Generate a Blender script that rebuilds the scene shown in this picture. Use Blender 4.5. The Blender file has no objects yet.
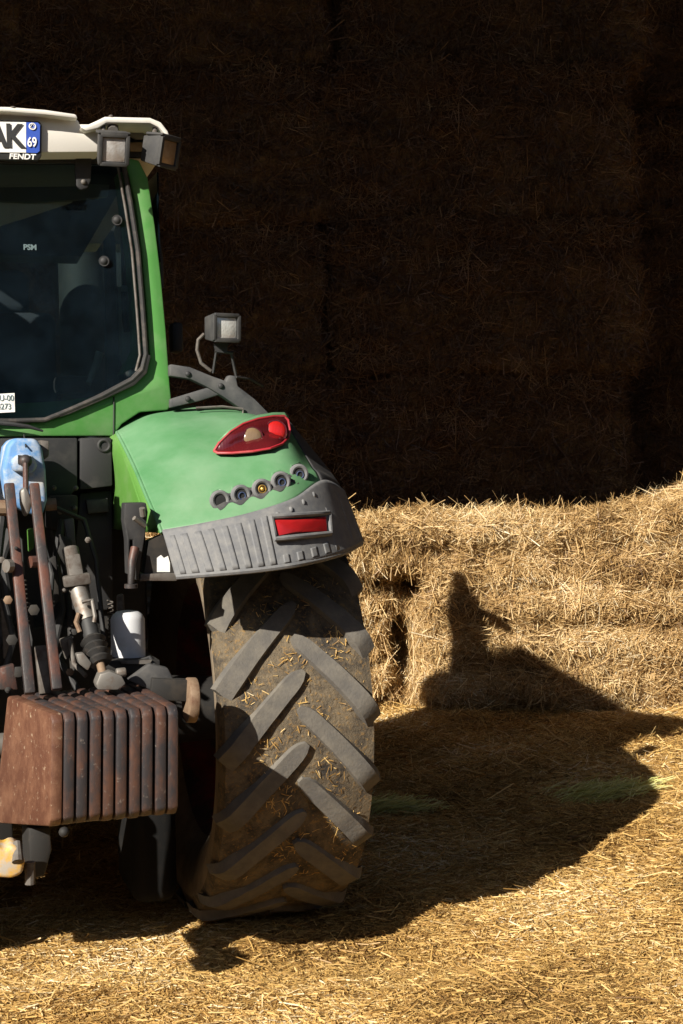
import bpy, bmesh, math, random
import numpy as np
from mathutils import Vector, Matrix, noise
random.seed(7); rng = np.random.default_rng(11)
S = bpy.context.scene
COL = S.collection
W, H, F = 683, 1024, 1500.0
CAMH, YH, ROLL = 1.75, 460.0, math.radians(1.0)

# ---------------------------------------------------------------- camera maths
PITCH = math.atan((512-YH)/F)
fw = Vector((0, math.cos(PITCH), -math.sin(PITCH)))
r0 = Vector((1, 0, 0)); u0 = r0.cross(fw)
rr = r0*math.cos(ROLL) - u0*math.sin(ROLL)
uu = r0*math.sin(ROLL) + u0*math.cos(ROLL)
CAM = Vector((0, 0, CAMH))
TH = math.radians(17.0)
TR = Vector((math.cos(TH), math.sin(TH), 0)); TF = Vector((-math.sin(TH), math.cos(TH), 0))
TC = Vector((-1.234, 5.58, 0))                       # tractor: ground point under the rear axle
def ray(px, py): return fw + rr*((px-W/2)/F) + uu*((H/2-py)/F)
def A(px, py, y):
    """point on the tractor's own cross plane at local depth y (x right, y forward, z up)"""
    d = ray(px, py); t = ((TC + TF*y - CAM).dot(TF))/d.dot(TF)
    q = CAM + d*t - TC
    return Vector((q.dot(TR), q.dot(TF), q.z))
def proj(l):
    q = TC + TR*l.x + TF*l.y + Vector((0, 0, l.z)) - CAM
    dz = q.dot(fw); return (W/2 + F*q.dot(rr)/dz, H/2 - F*q.dot(uu)/dz)
PXM = 1/288.0                                        # metres per pixel near the tractor's tail
def ss(a, b, x):
    t = min(1, max(0, (x-a)/(b-a))); return t*t*(3-2*t)

# ---------------------------------------------------------------- materials
def new_mat(name):
    m = bpy.data.materials.new(name); m.use_nodes = True
    nt = m.node_tree; b = nt.nodes['Principled BSDF']
    return m, nt, b
def ramp(nt, fac, stops):
    r = nt.nodes.new('ShaderNodeValToRGB'); e = r.color_ramp.elements
    while len(e) < len(stops): e.new(.5)
    for i, (p, c) in enumerate(stops): e[i].position = p; e[i].color = (*c, 1)
    nt.links.new(fac, r.inputs['Fac']); return r.outputs['Color']
def tex(nt, scale, detail=6, rough=.6, stretch=None, coord='Object', dist=0):
    tc = nt.nodes.new('ShaderNodeTexCoord'); n = nt.nodes.new('ShaderNodeTexNoise')
    n.inputs['Scale'].default_value = scale; n.inputs['Detail'].default_value = detail
    n.inputs['Roughness'].default_value = rough; n.inputs['Distortion'].default_value = dist
    src = tc.outputs[coord]
    if stretch:
        mp = nt.nodes.new('ShaderNodeMapping'); mp.inputs['Scale'].default_value = stretch
        nt.links.new(src, mp.inputs['Vector']); src = mp.outputs['Vector']
    nt.links.new(src, n.inputs['Vector']); return n.outputs['Fac']
def mixc(nt, fac, a, b):
    m = nt.nodes.new('ShaderNodeMix'); m.data_type = 'RGBA'
    if hasattr(fac, 'is_linked'): nt.links.new(fac, m.inputs[0])
    else: m.inputs[0].default_value = fac
    for v, s in ((a, m.inputs[6]), (b, m.inputs[7])):
        if hasattr(v, 'is_linked'): nt.links.new(v, s)
        else: s.default_value = (*v, 1)
    return m.outputs[2]
def bump(nt, b, fac, strength=.3, dist=.01):
    n = nt.nodes.new('ShaderNodeBump'); n.inputs['Strength'].default_value = strength
    n.inputs['Distance'].default_value = dist
    nt.links.new(fac, n.inputs['Height']); nt.links.new(n.outputs['Normal'], b.inputs['Normal'])
def mat(name, col, rough=.5, metal=0., dirt=None, dscale=9., d0=.5, d1=.7, bmp=0., bscale=60., spec=.5, coat=0.,
        stretch=None):
    m, nt, b = new_mat(name)
    b.inputs['Roughness'].default_value = rough; b.inputs['Metallic'].default_value = metal
    b.inputs['Specular IOR Level'].default_value = spec; b.inputs['Coat Weight'].default_value = coat
    if dirt:
        f = tex(nt, dscale, 8, .65, stretch)
        c = ramp(nt, f, [(d0, (0, 0, 0)), (d1, (1, 1, 1))])
        nt.links.new(mixc(nt, c, col, dirt), b.inputs['Base Color'])
        rm = nt.nodes.new('ShaderNodeMapRange'); rm.inputs['To Min'].default_value = rough
        rm.inputs['To Max'].default_value = min(1, rough+.3)
        nt.links.new(f, rm.inputs['Value']); nt.links.new(rm.outputs['Result'], b.inputs['Roughness'])
    else: b.inputs['Base Color'].default_value = (*col, 1)
    if bmp: bump(nt, b, tex(nt, bscale, 5, .6), bmp)
    return m
M = {}
M['green'] = mat('cab_green_paint', (.075, .245, .055), .38, dirt=(.15, .285, .115), dscale=7, d0=.42, d1=.75, spec=.4)
def fender_paint():
    m, nt, b = new_mat('fender_green_paint')
    f = tex(nt, 5, 8, .6)
    c = mixc(nt, ramp(nt, f, [(.32, (0, 0, 0)), (.70, (1, 1, 1))]), (.064, .188, .076), (.128, .255, .14))
    c = mixc(nt, ramp(nt, tex(nt, 2.6, 9, .7), [(.50, (0, 0, 0)), (.75, (.35, .35, .35))]), c, (.22, .28, .19))
    c = mixc(nt, ramp(nt, tex(nt, 150, 4, .7), [(.66, (0, 0, 0)), (.74, (.6, .6, .6))]), c, (.26, .27, .2))
    g = nt.nodes.new('ShaderNodeNewGeometry'); sp = nt.nodes.new('ShaderNodeSeparateXYZ')
    nt.links.new(g.outputs['Normal'], sp.inputs[0])          # dust settles where the shell lies flat
    mu = nt.nodes.new('ShaderNodeMath'); mu.operation = 'MULTIPLY_ADD'
    mu.inputs[1].default_value = .45
    nt.links.new(f, mu.inputs[0]); nt.links.new(sp.outputs['Z'], mu.inputs[2])
    d = ramp(nt, mu.outputs[0], [(1.08, (0, 0, 0)), (1.30, (.75, .75, .75))])
    c2 = mixc(nt, d, c, (.33, .33, .24))
    nt.links.new(c2, b.inputs['Base Color']); b.inputs['Roughness'].default_value = .48
    b.inputs['Specular IOR Level'].default_value = .4
    bump(nt, b, tex(nt, 260, 3), .04)
    return m
M['fender'] = fender_paint()
M['inner_green'] = mat('inner_fender_green', (.068, .185, .028), .45, dirt=(.11, .20, .065), dscale=8, d0=.5, d1=.8)
M['cream'] = mat('cream_roof', (.66, .63, .57), .45, dirt=(.46, .42, .34), dscale=5, d0=.55, d1=.85, bmp=.03, bscale=300)
M['black'] = mat('black_plastic', (.018, .018, .019), .55, dirt=(.06, .055, .05), dscale=10, d0=.5, d1=.85, bmp=.06, bscale=400)
M['deep'] = mat('oily_iron', (.012, .011, .010), .6, dirt=(.045, .035, .025), dscale=12, d0=.5, d1=.8)
M['sump'] = mat('oil_black_casing', (.006, .006, .006), .7, dirt=(.014, .012, .010), dscale=12, spec=.2)  # near black, so the added shade block stays dark in the sun
M['rubber'] = mat('seal_rubber', (.02, .019, .018), .5, dirt=(.10, .08, .065), dscale=20, d0=.5, d1=.8)
M['grey'] = mat('grey_plastic', (.118, .121, .128), .6, dirt=(.19, .187, .18), dscale=34, d0=.40, d1=.75, bmp=.05, bscale=350)
M['dgrey'] = mat('dark_grey_plastic', (.036, .036, .038), .55, dirt=(.10, .094, .084), dscale=12, d0=.45, d1=.8, bmp=.05, bscale=350)
M['armgrey'] = mat('arm_grey', (.045, .046, .049), .55, dirt=(.11, .106, .10), dscale=14, d0=.4, d1=.8)
M['lampgrey'] = mat('lamp_housing', (.028, .028, .029), .6, dirt=(.07, .066, .06), dscale=16, d0=.4, d1=.8)
M['steel'] = mat('worn_steel', (.22, .205, .185), .42, .6, dirt=(.14, .09, .06), dscale=22, d0=.5, d1=.72)
M['dull'] = mat('dull_steel', (.13, .118, .105), .55, .3, dirt=(.055, .036, .026), dscale=22, d0=.45, d1=.7)
M['tan'] = mat('rusty_pin', (.20, .135, .085), .6, .1, dirt=(.11, .055, .03), dscale=26, d0=.45, d1=.7)
def rust_mat(name, base, rust, worn, stretch):
    m, nt, b = new_mat(name)
    f = tex(nt, 15, 9, .68, stretch); g = tex(nt, 45, 8, .7)
    c = mixc(nt, ramp(nt, f, [(.42, (0, 0, 0)), (.62, (1, 1, 1))]), base, rust)
    c = mixc(nt, ramp(nt, g, [(.60, (0, 0, 0)), (.70, (.9, .9, .9))]), c, worn)
    nt.links.new(c, b.inputs['Base Color'])
    b.inputs['Roughness'].default_value = .5; b.inputs['Specular IOR Level'].default_value = .45
    bump(nt, b, g, .35, .004); return m
M['rust'] = rust_mat('rusty_casting', (.026, .023, .025), (.080, .037, .024), (.17, .14, .12), (1.2, 1.2, .5))
M['rust_side'] = rust_mat('rusty_casting_side', (.088, .036, .021), (.15, .072, .042), (.33, .25, .17), (1, 1, .7))
M['rustarm'] = rust_mat('rusty_arm', (.032, .028, .028), (.10, .038, .024), (.12, .10, .09), (1, 1, .35))
M['blue'] = mat('blue_bracket', (.10, .235, .46), .5, dirt=(.50, .50, .48), dscale=9, d0=.47, d1=.66)
M['white'] = mat('white_canister', (.50, .51, .53), .4, dirt=(.38, .36, .33), dscale=10, d0=.55, d1=.8)
M['paper'] = mat('white_label', (.78, .77, .74), .6, dirt=(.6, .57, .5), dscale=30, d0=.5, d1=.8)
M['ink'] = mat('black_ink', (.02, .02, .02), .5, dirt=(.03, .03, .03))
M['print'] = mat('grey_print', (.11, .16, .17), .6, dirt=(.17, .21, .22))
M['plate_blue'] = mat('plate_blue', (.025, .075, .40), .4, dirt=(.05, .10, .38), d0=.5, d1=.8)
M['red_paint'] = mat('red_rim', (.20, .015, .012), .6, dirt=(.05, .03, .022), dscale=7, d0=.35, d1=.55)  # dirt laid on heavily, also standing in for shade inside the wheel
M['red_dark'] = mat('red_lamp_shell', (.16, .008, .010), .18, dirt=(.22, .03, .03), dscale=14, d0=.5, d1=.8, coat=.5)
M['red'] = mat('red_lens', (.72, .012, .012), .22, dirt=(.6, .03, .025), dscale=30, d0=.45, d1=.7, coat=.4)
M['redrim'] = mat('red_lamp_edge', (.34, .02, .03), .3, dirt=(.40, .10, .09), d0=.5, d1=.8)
M['amber'] = mat('smoked_amber', (.36, .24, .13), .2, dirt=(.28, .17, .09), dscale=30, coat=.5)
def ribbed(name, col, rough, scale, coat=.4):
    m, nt, b = new_mat(name)
    f = tex(nt, 25, 5)
    nt.links.new(mixc(nt, f, col, tuple(min(1, c*.55+.004) for c in col)), b.inputs['Base Color'])
    b.inputs['Roughness'].default_value = rough; b.inputs['Coat Weight'].default_value = coat; b.inputs['Coat Roughness'].default_value = .08
    w_ = nt.nodes.new('ShaderNodeTexWave'); w_.inputs['Scale'].default_value = scale; w_.inputs['Distortion'].default_value = .3
    tc = nt.nodes.new('ShaderNodeTexCoord'); nt.links.new(tc.outputs['Object'], w_.inputs['Vector'])
    bump(nt, b, w_.outputs['Fac'], .14, .0015); return m
M['red_dark'] = ribbed('red_lamp_shell', (.095, .006, .009), .2, 30, .7)
M['red'] = ribbed('red_lens', (.55, .014, .012), .25, 60)
M['amber'] = ribbed('smoked_amber', (.24, .16, .09), .2, 60, .7)
M['reflex'] = ribbed('reflex_red', (.42, .012, .014), .3, 75)
M['brass'] = mat('brass_pin', (.75, .48, .12), .3, .9, dirt=(.5, .3, .1))
M['yellow'] = mat('worn_yellow', (.62, .36, .06), .5, dirt=(.45, .40, .33), dscale=14, d0=.45, d1=.6)
M['bluish'] = mat('socket_blue', (.03, .05, .12), .5, dirt=(.06, .07, .10))
M['seat'] = mat('seat_cloth', (.012, .016, .022), .8, dirt=(.022, .027, .034), dscale=30)
M['liner'] = mat('roof_liner', (.22, .25, .22), .8, dirt=(.28, .29, .25), dscale=20)
M['barn'] = mat('barn_boards', (.02, .014, .010), .85, dirt=(.012, .009, .007), dscale=3, stretch=(8, 8, .5))
M['tin'] = mat('barn_tin', (.12, .11, .10), .7, dirt=(.07, .05, .04), dscale=2)
def lens_mat(name, col, col2, rough=.25):
    m, nt, b = new_mat(name)
    v = nt.nodes.new('ShaderNodeTexVoronoi'); v.inputs['Scale'].default_value = 150
    tc = nt.nodes.new('ShaderNodeTexCoord'); nt.links.new(tc.outputs['Object'], v.inputs['Vector'])
    f = tex(nt, 22, 4)
    nt.links.new(mixc(nt, ramp(nt, f, [(.4, (0, 0, 0)), (.65, (1, 1, 1))]), col, col2), b.inputs['Base Color'])
    b.inputs['Roughness'].default_value = rough; b.inputs['Coat Weight'].default_value = .6
    b.inputs['Metallic'].default_value = .25
    bump(nt, b, v.outputs['Distance'], .25, .002); return m
M['lens_clear'] = lens_mat('lens_clear', (.72, .72, .69), (.52, .51, .48))
M['lens_dusty'] = lens_mat('lens_dusty', (.42, .38, .35), (.58, .57, .56))
M['lens_amber'] = lens_mat('lens_amberish', (.40, .28, .17), (.34, .21, .11))
def glass():
    m, nt, b = new_mat('tinted_window_glass')
    out = nt.nodes['Material Output']
    tr = nt.nodes.new('ShaderNodeBsdfTransparent'); tr.inputs['Color'].default_value = (.74, .82, .82, 1)
    gl = nt.nodes.new('ShaderNodeBsdfGlossy'); gl.inputs['Roughness'].default_value = .03
    gl.inputs['Color'].default_value = (.9, .95, 1, 1)
    df = nt.nodes.new('ShaderNodeBsdfDiffuse'); df.inputs['Color'].default_value = (.13, .25, .36, 1)
    fr = nt.nodes.new('ShaderNodeFresnel'); fr.inputs['IOR'].default_value = 1.5
    m1 = nt.nodes.new('ShaderNodeMixShader'); m2 = nt.nodes.new('ShaderNodeMixShader')
    nt.links.new(fr.outputs[0], m1.inputs[0]); nt.links.new(tr.outputs[0], m1.inputs[1]); nt.links.new(gl.outputs[0], m1.inputs[2])
    f = ramp(nt, tex(nt, 6, 8, .7), [(.4, (.012, .012, .012)), (.8, (.040, .040, .040))])   # dust film, tinted blue as a painted sky reflection
    nt.links.new(f, m2.inputs[0]); nt.links.new(m1.outputs[0], m2.inputs[1]); nt.links.new(df.outputs[0], m2.inputs[2])
    nt.links.new(m2.outputs[0], out.inputs['Surface']); return m
M['glass'] = glass()
def tyre_mat(name, rub, mud, d0, d1, sc):
    m, nt, b = new_mat(name)
    f = tex(nt, sc, 9, .68, dist=.4); g = tex(nt, 70, 6, .7)
    c = mixc(nt, ramp(nt, f, [(d0, (0, 0, 0)), (d1, (1, 1, 1))]), rub, mud)
    c = mixc(nt, ramp(nt, g, [(.54, (0, 0, 0)), (.64, (.9, .9, .9))]), c, (.24, .15, .06))
    c = mixc(nt, ramp(nt, g, [(.30, (.7, .7, .7)), (.40, (0, 0, 0))]), c, (.03, .025, .02))
    nt.links.new(c, b.inputs['Base Color']); b.inputs['Roughness'].default_value = .8
    b.inputs['Specular IOR Level'].default_value = .25
    bump(nt, b, g, .7, .012); return m
M['carcass'] = tyre_mat('muddy_tread', (.040, .035, .030), (.16, .125, .08), .36, .60, 12)
M['lug'] = mat('tread_bar_rubber', (.098, .091, .082), .75, dirt=(.165, .148, .120), dscale=14, d0=.4, d1=.75, bmp=.25, bscale=90, spec=.3)
M['wall_rubber'] = mat('dusty_sidewall', (.21, .165, .115), .85, dirt=(.12, .095, .068), dscale=10, d0=.42, d1=.7, bmp=.2, bscale=60, spec=.2)
def straw_mat(name, stops, trans=.22):
    m, nt, b = new_mat(name)
    a = nt.nodes.new('ShaderNodeAttribute'); a.attribute_name = 'shade'
    c = ramp(nt, a.outputs['Fac'], stops)
    nt.links.new(c, b.inputs['Base Color']); b.inputs['Roughness'].default_value = .5
    b.inputs['Specular IOR Level'].default_value = .35
    t = nt.nodes.new('ShaderNodeBsdfTranslucent'); nt.links.new(c, t.inputs['Color'])
    mx = nt.nodes.new('ShaderNodeMixShader'); mx.inputs[0].default_value = trans
    nt.links.new(b.outputs[0], mx.inputs[1]); nt.links.new(t.outputs[0], mx.inputs[2])
    nt.links.new(mx.outputs[0], nt.nodes['Material Output'].inputs['Surface']); return m
M['straw'] = straw_mat('straw_stalks', [(0, (.15, .078, .026)), (.3, (.42, .25, .08)), (.62, (.62, .405, .135)), (.88, (.76, .55, .25)), (1, (.86, .74, .50))])
M['bale_straw'] = straw_mat('bale_stalks', [(0, (.12, .064, .026)), (.3, (.37, .225, .085)), (.62, (.58, .395, .175)), (.88, (.72, .56, .31)), (1, (.76, .66, .46))])
M['old_straw'] = straw_mat('weathered_bale_stalks', [(0, (.026, .012, .007)), (.4, (.075, .036, .017)), (.75, (.12, .06, .027)), (1, (.20, .125, .06))], .1)  # stack stalks darkened and reddened, barn shade put into the colour
M['grass'] = straw_mat('green_hay', [(0, (.46, .46, .12)), (.5, (.68, .68, .26)), (1, (.86, .86, .50))], .3)  # hay colour lifted to stand in for stray sun on the tufts
def straw_base(name, a, b_, stretch, sc, yard=False):
    m, nt, b = new_mat(name)
    f = tex(nt, sc, 10, .75, stretch); g = tex(nt, 1.3, 5, .6)
    c = mixc(nt, ramp(nt, f, [(.32, (0, 0, 0)), (.68, (1, 1, 1))]), a, b_)
    c = mixc(nt, ramp(nt, g, [(.40, (0, 0, 0)), (.7, (.5, .5, .5))]), c, (.30, .19, .08))
    if yard:
        tc = nt.nodes.new('ShaderNodeTexCoord'); sp = nt.nodes.new('ShaderNodeSeparateXYZ'); nt.links.new(tc.outputs['Object'], sp.inputs[0])
        k = nt.nodes.new('ShaderNodeMapRange'); k.inputs['From Min'].default_value = 1.6; k.inputs['From Max'].default_value = 3.2
        nt.links.new(sp.outputs['Y'], k.inputs['Value'])
        soil = mixc(nt, f, (.055, .045, .035), (.10, .085, .065)); c = mixc(nt, k.outputs['Result'], soil, c)
    nt.links.new(c, b.inputs['Base Color']); b.inputs['Roughness'].default_value = .9
    b.inputs['Specular IOR Level'].default_value = .1
    bump(nt, b, f, .9, .02); return m
M['ground'] = straw_base('straw_litter', (.14, .076, .028), (.43, .27, .105), None, 34, True)
M['old_bale'] = straw_base('weathered_packed_straw', (.02, .010, .006), (.07, .036, .017), (1, 1, 2.4), 22)  # bale body of the stack, barn shade painted into its colour
M['bale'] = straw_base('packed_straw', (.09, .05, .02), (.34, .205, .08), (1, 1, 2.4), 22)

# ---------------------------------------------------------------- mesh helpers
def link(name, me, m=None, parent=None, smooth=None):
    o = bpy.data.objects.new(name, me); COL.objects.link(o)
    if m is not None:
        for k in (m if isinstance(m, (list, tuple)) else [m]): me.materials.append(M[k])
    if parent is not None: o.parent = parent
    if smooth is not None:
        me.shade_smooth(); me.set_sharp_from_angle(angle=math.radians(smooth))
    return o
def tag(o, label, cat=None, group=None, kind=None):
    if label: o['label'] = label
    if cat: o['category'] = cat
    if group: o['group'] = group
    if kind: o['kind'] = kind
    return o
class MB:
    def __init__(s): s.v = []; s.f = []; s.mi = []
    def add(s, vs, fs, mi=0):
        n = len(s.v); s.v += [Vector(v) for v in vs]; s.f += [[i+n for i in f] for f in fs]; s.mi += [mi]*len(fs); return s
    def prism(s, front, back, mi=0):
        n = len(front); vs = list(front)+list(back)
        fs = [list(range(n)), list(range(2*n-1, n-1, -1))] + [[i, i+n, (i+1) % n+n, (i+1) % n] for i in range(n)]
        return s.add(vs, fs, mi)
    def poly(s, pts, y0, y1, mi=0):
        f = [A(p[0], p[1], p[2] if len(p) > 2 else y0) for p in pts]
        dy = y1-y0
        return s.prism(f, [p+Vector((0, dy, 0)) for p in f], mi)
    def sym(s, pts, y0, y1, mi=0):
        """outline given for the right half from centre line to centre line; closed by its mirror image"""
        h = [A(p[0], p[1], y0) for p in pts]; h[0].x = 0; h[-1].x = 0
        f = h+[Vector((-p.x, p.y, p.z)) for p in h[-2:0:-1]]
        return s.prism(f, [p+Vector((0, y1-y0, 0)) for p in f], mi)
    def box(s, c, sx, sy, sz, rot=None, mi=0):
        vs = []
        for dz in (-.5, .5):
            for dx, dy in ((-.5, -.5), (.5, -.5), (.5, .5), (-.5, .5)):
                q = Vector((dx*sx, dy*sy, dz*sz)); vs.append(Vector(c)+(rot @ q if rot else q))
        return s.add(vs, [[3, 2, 1, 0], [4, 5, 6, 7], [0, 1, 5, 4], [1, 2, 6, 5], [2, 3, 7, 6], [3, 0, 4, 7]], mi)
    def tube(s, pts, r, seg=10, cap=True, mi=0, sq=None):
        pts = [Vector(p) for p in pts]; n = len(pts)
        rs = r if isinstance(r, (list, tuple)) else [r]*n
        vs = []; prev = None
        for i, p in enumerate(pts):
            d = (pts[min(i+1, n-1)]-pts[max(i-1, 0)])
            if d.length < 1e-9: d = Vector((0, 0, 1))
            d.normalize()
            a = prev if prev is not None else (Vector((0, 1, 0)) if abs(d.y) < .8 else Vector((1, 0, 0)))
            a = (a-d*a.dot(d)).normalized(); prev = a; b = d.cross(a)
            for k in range(seg):
                t = 2*math.pi*k/seg; vs.append(p+(a*math.cos(t)+b*math.sin(t))*rs[i])
        fs = [[i*seg+k, i*seg+(k+1) % seg, (i+1)*seg+(k+1) % seg, (i+1)*seg+k] for i in range(n-1) for k in range(seg)]
        if cap: fs += [list(range(seg-1, -1, -1)), [(n-1)*seg+k for k in range(seg)]]
        return s.add(vs, fs, mi)
    def bar(s, a, b, w, t, mi=0, side=Vector((1, 0, 0))):
        a = Vector(a); b = Vector(b); d = (b-a).normalized()
        x = (side-d*side.dot(d)).normalized(); y = d.cross(x)
        q = [x*w/2+y*t/2, -x*w/2+y*t/2, -x*w/2-y*t/2, x*w/2-y*t/2]
        return s.prism([a+k for k in q], [b+k for k in q], mi)
    def ring(s, c, n, R, r, seg=20, ts=8, mi=0):
        n = Vector(n).normalized(); a = n.orthogonal().normalized(); b = n.cross(a); vs = []
        for i in range(seg):
            t = 2*math.pi*i/seg; e = a*math.cos(t)+b*math.sin(t)
            for k in range(ts):
                q = 2*math.pi*k/ts; vs.append(Vector(c)+e*(R+r*math.cos(q))+n*r*math.sin(q))
        return s.add(vs, [[i*ts+k, ((i+1) % seg)*ts+k, ((i+1) % seg)*ts+(k+1) % ts, i*ts+(k+1) % ts] for i in range(seg) for k in range(ts)], mi)
    def dome(s, c, n, R, h, seg=16, mi=0, rows=4):
        n = Vector(n).normalized(); a = n.orthogonal().normalized(); b = n.cross(a); vs = []; fs = []
        for i in range(rows):
            t = (math.pi/2)*i/rows
            for k in range(seg):
                q = 2*math.pi*k/seg; vs.append(Vector(c)+(a*math.cos(q)+b*math.sin(q))*R*math.cos(t)+n*h*math.sin(t))
        vs.append(Vector(c)+n*h)
        for i in range(rows-1):
            fs += [[i*seg+k, i*seg+(k+1) % seg, (i+1)*seg+(k+1) % seg, (i+1)*seg+k] for k in range(seg)]
        fs += [[(rows-1)*seg+k, (rows-1)*seg+(k+1) % seg, rows*seg] for k in range(seg)]
        fs.append(list(range(seg-1, -1, -1)))
        return s.add(vs, fs, mi)
    def mirror(s):
        n = len(s.v); s.v += [Vector((-v.x, v.y, v.z)) for v in s.v]
        s.f += [[i+n for i in reversed(f)] for f in s.f]; s.mi += list(s.mi); return s
    def build(s, name, m, parent=None, bevel=0., seg=2, smooth=35, off=Vector((0, 0, 0)), subd=0):
        bm = bmesh.new(); vs = [bm.verts.new(v-off) for v in s.v]
        for f, mi in zip(s.f, s.mi):
            try: q = bm.faces.new([vs[i] for i in f]); q.material_index = mi
            except ValueError: pass
        bmesh.ops.recalc_face_normals(bm, faces=bm.faces[:])
        if bevel:
            es = [e for e in bm.edges if len(e.link_faces) == 2 and e.calc_face_angle(0) > .5]
            bmesh.ops.bevel(bm, geom=es, offset=bevel, segments=seg, affect='EDGES', profile=.5, clamp_overlap=True)
        me = bpy.data.meshes.new(name); bm.to_mesh(me); bm.free()
        return link(name, me, m, parent, smooth)
def empty(name, loc, rz=0):
    o = bpy.data.objects.new(name, None); COL.objects.link(o); o.location = loc; o.rotation_euler = (0, 0, rz); o.empty_display_size = .2
    return o
def text_mesh(name, body, at, size, m, parent, sx=1., shear=0., bold=0., rot=None, ext=.001):
    cu = bpy.data.curves.new(name, 'FONT'); cu.body = body; cu.size = size; cu.shear = shear; cu.offset = bold; cu.extrude = ext
    cu.align_x = 'CENTER'; cu.align_y = 'CENTER'
    t = bpy.data.objects.new('tmp_text', cu); COL.objects.link(t); bpy.context.view_layer.update()
    me = bpy.data.meshes.new_from_object(t.evaluated_get(bpy.context.evaluated_depsgraph_get()))
    bpy.data.objects.remove(t); bpy.data.curves.remove(cu)
    R = Matrix.Rotation(math.pi/2, 4, 'X') @ Matrix.Diagonal((sx, 1, 1, 1))
    me.transform(Matrix.Translation(at) @ (rot or Matrix.Identity(4)) @ R)
    me.materials.clear()
    return link(name, me, m, parent)

# ---------------------------------------------------------------- straw strands (numpy)
def norm(a): return a/np.maximum(np.linalg.norm(a, axis=1, keepdims=True), 1e-9)
def strand_arrays(P, D, N, L, Wd, shade, bend, roll):
    n = len(P); D = norm(D); Sd = norm(np.cross(D, N)); N2 = norm(np.cross(Sd, D))
    Sd = Sd*np.cos(roll)[:, None] + N2*np.sin(roll)[:, None]
    V = np.empty((n, 6, 3), np.float32)
    for j, sv in enumerate((-1., 0., 1.)):
        c = P + D*(L*.5*sv)[:, None] + N2*(bend*(sv*sv-.33))[:, None]
        V[:, 2*j] = c-Sd*(Wd*.5)[:, None]; V[:, 2*j+1] = c+Sd*(Wd*.5)[:, None]
    base = np.arange(n)[:, None]*6
    Q = np.concatenate([base+np.array([[0, 1, 3, 2]]), base+np.array([[2, 3, 5, 4]])], 1).reshape(-1, 4)
    return V.reshape(-1, 3), Q, np.repeat(shade, 6)
def mesh_np(name, V, Q, shade=None, mi=None):
    me = bpy.data.meshes.new(name); me.vertices.add(len(V)); me.vertices.foreach_set('co', np.asarray(V, np.float32).ravel())
    k = Q.shape[1]; me.loops.add(Q.size); me.loops.foreach_set('vertex_index', Q.astype(np.int32).ravel())
    me.polygons.add(len(Q)); me.polygons.foreach_set('loop_start', (np.arange(len(Q))*k).astype(np.int32))
    if mi is not None: me.polygons.foreach_set('material_index', mi.astype(np.int32))
    me.update(calc_edges=True)
    if shade is not None:
        a = me.attributes.new('shade', 'FLOAT', 'POINT'); a.data.foreach_set('value', shade.astype(np.float32))
    return me

# ================================================================ GROUND
def gh(x, y):
    h = .018*np.sin(2.1*x+1.3*y+.5)+.014*np.sin(-3.3*x+2.7*y+1.9)+.008*np.sin(7.1*x+5.3*y)+.006*np.sin(-9*x+11*y+2)
    def g(cx, cy, sx, sy): return np.exp(-((x-cx)/sx)**2-((y-cy)/sy)**2)
    near = np.clip((y-3)/2, 0, 1)
    h = h*near
    h = h+.05*g(-1.05, 4.75, .35, .22)+.05*g(-.55, 4.85, .35, .2)
    h = h+.13*g(2.6, 8.3, .9, .9)+.06*g(1.6, 6.9, .6, .5)+.03*g(1.6, 9.9, 1.4, .45)-.07*g(.2, 5.22, .5, .28)
    h = h*(1-.9*g(-.5, 5.8, .35, .35))
    return h
def axis(c, half, step, far):
    a = list(np.arange(c-half, c+half+1e-6, step)); d = step; lo = a[0]; hi = a[-1]; L_, R_ = [], []
    while hi < c+far: d *= 1.35; hi += d; R_.append(hi)
    d = step
    while lo > c-far: d *= 1.35; lo -= d; L_.append(lo)
    return np.array(L_[::-1]+a+R_)
gx = axis(.5, 4, .05, 420); gy = axis(7, 4.5, .05, 420)
X, Y = np.meshgrid(gx, gy); far = np.clip((np.hypot(X-.5, Y-7)-6)/6, 0, 1)
Z = gh(X, Y)*(1-far)
V = np.stack([X, Y, Z], -1).reshape(-1, 3); nx, ny = len(gx), len(gy)
I = (np.arange(ny-1)[:, None]*nx+np.arange(nx-1)[None]).reshape(-1)
g = link('ground', mesh_np('ground', V, np.stack([I, I+1, I+nx+1, I+nx], 1)), 'ground'); g.data.shade_smooth()
g['kind'] = 'structure'
def litter(n, x0, x1, y0, y1, Lm, Wm, tilt):
    y = rng.uniform(y0, y1, n); x = rng.uniform(x0, x1, n)
    z = gh(x, y)+rng.uniform(.0, .014, n)**1.0
    a = rng.uniform(0, 2*np.pi, n); t = rng.normal(0, tilt, n)
    D = np.stack([np.cos(a), np.sin(a), t], 1); N = np.tile([0., 0., 1.], (n, 1))+rng.normal(0, .15, (n, 3))
    L = Lm*rng.lognormal(0, .55, n); L = np.clip(L, .008, .34); Wd = Wm*rng.uniform(.5, 1.5, n)
    patch = .12*np.sin(3.1*x+2*y)+.10*np.sin(-5*x+4.1*y+1)
    sh = np.clip(rng.beta(2.2, 2.0, n)+patch, 0, 1)
    return strand_arrays(np.stack([x, y, z+np.abs(t)*L*.4], 1), D, N, L, Wd, sh, rng.normal(0, .05, n)*L, rng.normal(0, .7, n))
parts = [litter(170000, -1.5, 1.75, 3.9, 5.9, .028, .0033, .13), litter(150000, -1.3, 2.6, 5.7, 8.2, .036, .0038, .15),
         litter(60000, -1.0, 3.2, 8.0, 10.6, .05, .0045, .22), litter(900, -1.6, 2.6, 3.9, 8.5, .11, .0045, .15),
         litter(9000, -3.2, -1.2, 4.5, 9., .05, .0055, .2)]
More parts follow.
